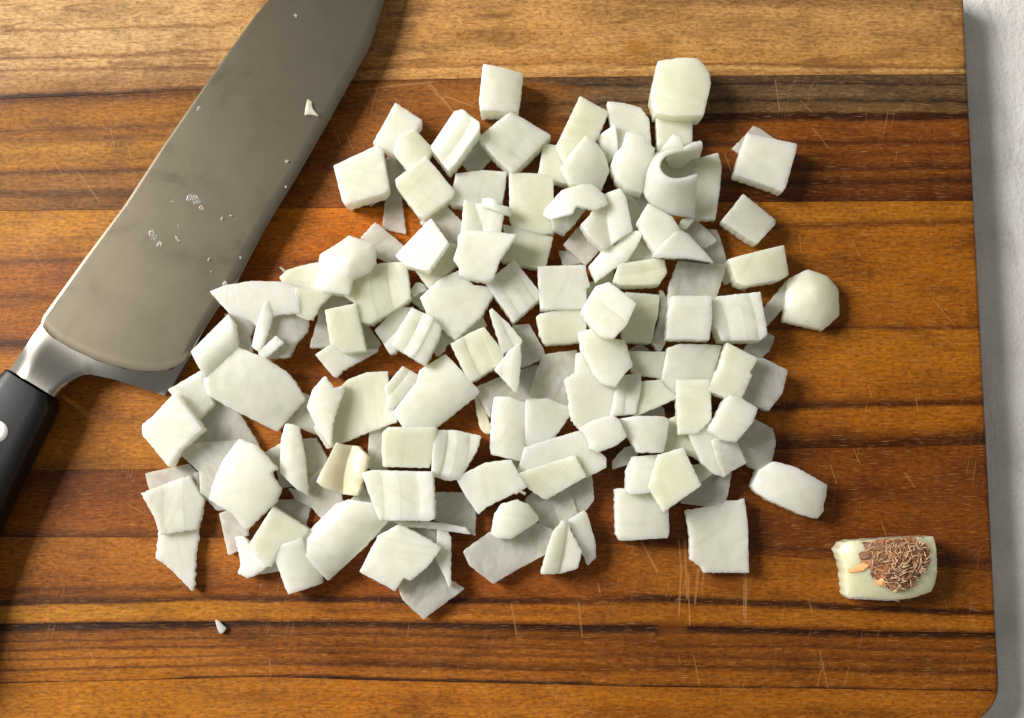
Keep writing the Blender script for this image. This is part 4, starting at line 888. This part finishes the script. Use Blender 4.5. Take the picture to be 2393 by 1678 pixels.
# ------------------------------------------------------------------ crumbs of onion
def crumb(px, py, z, r, mat, label, seed, name='onion_crumb'):
    g = np.random.default_rng(seed); bm = bmesh.new(); juice = name == 'juice_drop'; bmesh.ops.create_icosphere(bm, subdivisions=4 if juice else 2, radius=1)
    ax = g.uniform(0.55, 1.25, 3)
    for v in bm.verts:
        k = 1+(0.16 if juice else 0.35)*math.sin(v.co.x*3+seed)*math.cos(v.co.y*(2 if juice else 4)+seed*2)
        v.co = Vector((v.co.x*ax[0]*k, v.co.y*ax[1]*k, max(v.co.z, -0.35)*0.55*k))*r*0.001
    me = bpy.data.meshes.new(name); bm.to_mesh(me); bm.free()
    o = link(name, me, MATS[mat], None, 80 if juice else 30); q = at(px, py, z); o.location = (q[0], q[1], z+0.0001); o.rotation_euler[2] = g.uniform(0, 6)
    tag(o, label, 'crumb', 'onion crumbs'); return o
bz = ZB-0.0004
crumb(692, 37, bz, 1.0, 'w', 'white crumb near the top of the blade', 3)
crumb(466, 254, bz, 0.95, 't', 'greyish crumb near the blade spine, upper half', 4)
crumb(491, 268, bz, 0.42, 'w', 'speck just right of the greyish crumb by the spine', 5)
crumb(456, 291, bz, 0.45, 'w', 'speck just below the greyish crumb by the spine', 6)
crumb(671, 377, bz, 0.5, 'w', 'small crumb near the cutting edge, middle of the blade', 7)
crumb(540, 504, bz, 0.4, 'w', 'rightmost of the two faint specks mid blade', 8)
crumb(519, 511, bz, 0.55, 't', 'leftmost of the two faint specks mid blade', 9)
crumb(488, 606, bz, 0.45, 'w', 'speck on the lower half of the blade', 10)
crumb(562, 602, bz, 0.5, 't', 'greyish speck close to the cutting edge, lower half', 11)
crumb(494, 635, bz, 0.3, 'w', 'tiniest speck low on the blade', 12)
crumb(526, 662, bz, 0.7, 't', 'translucent crumb on the cutting edge above the broad pale sheet', 13)
crumb(668, 437, bz, 0.35, 't', 'faint speck on the cutting edge, middle of the blade', 14)
crumb(461, 472, bz, 1.3, 't', 'smeared translucent scrap mid blade, upper one', 15)
crumb(365, 552, bz, 1.2, 't', 'smeared translucent scrap mid blade, lower left one', 16)
crumb(418, 530, bz, 0.9, 't', 'smeared translucent scrap mid blade, between the other two', 17)
for q in bpy.data.objects:
    if q.name.startswith('onion_crumb') and 'smeared' in q.get('label', ''): q.scale = (1.0, 0.55, 0.25)
def drop_mat():
    m, nt, N = nodes('onion_juice')
    pp = N('BsdfPrincipled', ins={'Base Color': (0.95, 0.95, 0.9, 1), 'Roughness': 0.06, 'IOR': 1.34, 'Transmission Weight': 0.85})
    nt.links.new(pp.outputs[0], N('OutputMaterial').inputs[0]); return m
MATS['j'] = drop_mat()
for k, (x, y, r_, w_) in enumerate(((448,462,2.2,'large juice drop mid blade, uppermost'),(356,548,2.0,'juice drop mid blade, leftmost'),(372,570,1.5,'juice drop just under the leftmost one'),(414,558,1.6,'juice drop mid blade, lowest of the middle ones'),(402,470,1.0,'little juice drop left of the uppermost large one'),(470,486,1.3,'juice drop right below the uppermost large one'),(268,566,1.3,'juice drop nearest the blade spine'))):
    o_ = crumb(x, y, bz+0.0001, r_, 'j', w_, 40+k, 'juice_drop'); o_.scale = (0.75, 0.5, 0.16); o_['category'] = 'juice drop'; o_['group'] = 'juice drops on the blade'
piece('S', 'L-shaped cream flake lying on the blade near the cutting edge', 1, 0.7, [(719,232),(728,238),(729,252),(744,270),(725,266),(712,268),(715,246)], 'c', z=bz*1000, tilt=(0, 0), name='onion_flake', group='onion crumbs', jag=0.05, rc=0.15)
piece('S', 'small white crumb alone on the dark plank joint, bottom left', 0, 1.6, [(503,1450),(510,1452),(527,1469),(520,1478),(514,1481),(508,1470)], 'w', name='onion_crumb', group='onion crumbs', jag=0.03, rc=0.2)
piece('S', 'hair-thin white thread beside the olive-tinted slice', 0, 0.8, [(652,624),(656,623),(668,632),(664,636)], 'c', name='onion_thread', group='onion crumbs', jag=0.02, rc=0.1)
piece('S', 'thin curled thread at the right tip of the white trapezoid', 0, 1.0, [(1204,1150),(1214,1143),(1229,1152),(1226,1157),(1214,1150),(1206,1156)], 'c', name='onion_thread', group='onion crumbs', jag=0.02, rc=0.1)

# ------------------------------------------------------------------ root end of the onion
def root_mats():
    m, nt, N = nodes('root_plate_brown')
    tc = N('TexCoord').outputs['Object']
    n = noise(nt, tc, 420, 5, 0.7, 0.8); n2 = noise(nt, tc, 150, 3)
    c = ramp(nt, n, [(0.30, lin((70, 42, 26))), (0.46, lin((138, 94, 62))), (0.58, lin((190, 146, 106))), (0.72, lin((224, 190, 150)))])
    c = mix(nt, ramp(nt, n2, [(0.45, 0.0), (0.65, 0.7)]), c, lin((176, 110, 60)))
    pp = N('BsdfPrincipled', ins={'Base Color': c, 'Roughness': 0.85})
    bp = N('Bump', ins={'Strength': 1.0, 'Distance': 0.0012, 'Height': n}); nt.links.new(bp.outputs[0], pp.inputs['Normal'])
    nt.links.new(pp.outputs[0], N('OutputMaterial').inputs[0])
    out = [m]
    for nm, a, b in (('root_fibre_tan', (224, 192, 154), (166, 124, 90)), ('dry_skin_orange', (232, 182, 122), (206, 142, 84)), ('root_fibre_dark', (150, 108, 76), (84, 54, 36))):
        m, nt, N = nodes(nm); n = noise(nt, N('TexCoord').outputs['Object'], 500, 3)
        pp = N('BsdfPrincipled', ins={'Base Color': mix(nt, n, lin(a), lin(b)), 'Roughness': 0.7}); nt.links.new(pp.outputs[0], N('OutputMaterial').inputs[0]); out.append(m)
    return out
M_RP, M_RF, M_RS, M_RD = root_mats()
M_RG = onion_mat('root_end_flesh', lin((246, 241, 206)), lin((234, 232, 180)), 0.3, 0.8)
def root_end():
    zt = 13.0
    P0 = at(*src('Q', [(1380, 1160)])[0], 0.006); org = np.array((P0[0], P0[1], 0.0))
    root = bpy.data.objects.new('onion_root_end', None); COL.objects.link(root); root.location = org
    tag(root, 'cut onion root end with brown hairy roots, alone at the lower right of the board', 'onion root')
    def mm(pts, z): return np.array([at(*q, z*0.001)[:2]*1000 for q in src('Q', pts)])
    body = mm([(885,985),(960,905),(1360,880),(1770,855),(1785,1000),(1790,1240),(1760,1375),(1600,1435),(1440,1455),(1200,1445),(970,1430),(950,1180),(905,1030)], 9)
    cen = mm([(1450, 1080)], 11)[0]
    def h(P):
        d = np.hypot(*((P-cen)/np.array((13.5, 9.5))).T)
        de = P[:, 0]-body[:, 0].min()
        return 12.5-2.0*np.clip(d, 0, 1.4)**2-1.2*np.clip(1-de/4, 0, 1)
    solid('flesh', body, h, 12.0, M_RG, root, org, 901, 0.12, 0.2, 0.2, 0.9, 1.1)
    low = mm([(945,1170),(1010,1290),(1070,1375),(1200,1405),(1440,1462),(965,1440),(948,1300)], 6)
    solid('cut_layer', low, lambda P: np.full(len(P), 8.2)+(P[:, 0]-low[:, 0].mean())*0.05, 8.0, MW, root, org, 905, 0.12, 0.2, 0.2, 0.5, 1.2)
    pl = mm([(1110,905),(1400,890),(1690,862),(1745,930),(1762,1080),(1720,1180),(1640,1250),(1600,1340),(1440,1400),(1330,1330),(1220,1250),(1180,1160),(1090,1100),(1150,1010)], 12.6)
    def hp(P):
        rr = np.hypot(*((P-pl.mean(0))/np.array((9.5, 8))).T)
        return h(P)+1.5-1.1*np.clip(rr, 0, 1.2)**2+vnoise(P, 2.2, 44)*0.5+vnoise(P, 5.0, 45)*0.35
    solid('root_plate', pl, hp, 3.0, M_RP, root, org, 907, 0.4, 0.1, 0.2, 0.5, 0.55)
    g = np.random.default_rng(5)
    def tube(name, pts, r0, r1, mat):
        V, F = [], []; K = 6; n = len(pts)
        for i in range(n):
            t_ = pts[min(i+1, n-1)]-pts[max(i-1, 0)]; t_ = t_/(np.linalg.norm(t_)+1e-9)
            a = np.cross(t_, (0.3, 0.2, 1)); a /= np.linalg.norm(a)+1e-9; b = np.cross(t_, a); r = r0+(r1-r0)*i/(n-1)
            for k in range(K): V.append((pts[i]+a*r*math.cos(k*2*math.pi/K)+b*r*math.sin(k*2*math.pi/K))*0.001-org)
        for i in range(n-1):
            for k in range(K): F.append((i*K+k, i*K+(k+1) % K, (i+1)*K+(k+1) % K, (i+1)*K+k))
        F += [tuple(range(K))[::-1], tuple((n-1)*K+k for k in range(K))]
        link(name, mesh(name, V, F), mat, root, 60)
    pc = pl.mean(0)
    for k in range(190):
        while True:
            s = np.array((g.uniform(pl[:, 0].min(), pl[:, 0].max()), g.uniform(pl[:, 1].min(), pl[:, 1].max())))
            if inside(pl, s[None])[0] and (k < 70 or s[0] > pc[0]-4): break
        an = g.uniform(0, 6.28); L = g.uniform(1.6, 4.2); cur = g.uniform(-1.2, 1.2)
        pts = []; q = s.copy(); z = hp(s[None])[0]+0.05
        for j in range(7):
            pts.append(np.array((q[0], q[1], max(hp(q[None])[0]+0.10, z+math.sin(j/6*math.pi)*g.uniform(0.4, 1.0)))))
            q = q+np.array((math.cos(an), math.sin(an)))*L/6; an += cur/6+g.uniform(-0.15, 0.15)
            if not inside(pl, q[None])[0]: break
        if len(pts) > 2: tube('root_fibre', pts, g.uniform(0.13, 0.24), 0.07, M_RF if k % 3 else M_RD)
    for k, (pts) in enumerate(([(1000,1180),(1130,1110),(1180,1130),(1130,1190),(1010,1212)], [(1090,1015),(1180,1000),(1200,1060),(1100,1080)], [(1230,1290),(1300,1255),(1345,1300),(1330,1340),(1270,1320)], [(1120,915),(1300,930),(1330,990),(1180,990),(1140,950)], [(1200,1020),(1330,1040),(1300,1120),(1210,1130)], [(1320,1180),(1400,1160),(1390,1260),(1330,1250)])):
        q = mm(pts, 12.8)
        solid('dry_skin_flake', q, lambda P, k=k: np.maximum(h(P)+0.7, 0)+(hp(P)-h(P))*(0.75 if k not in (0,) else 0.2), 0.7, M_RS if k in (0, 2) else M_RD, root, org, 920+k, 0.12, 0.05, 0.2, 0.3, 0.8)
root_end()
print('ONION PIECES', COUNT[0])
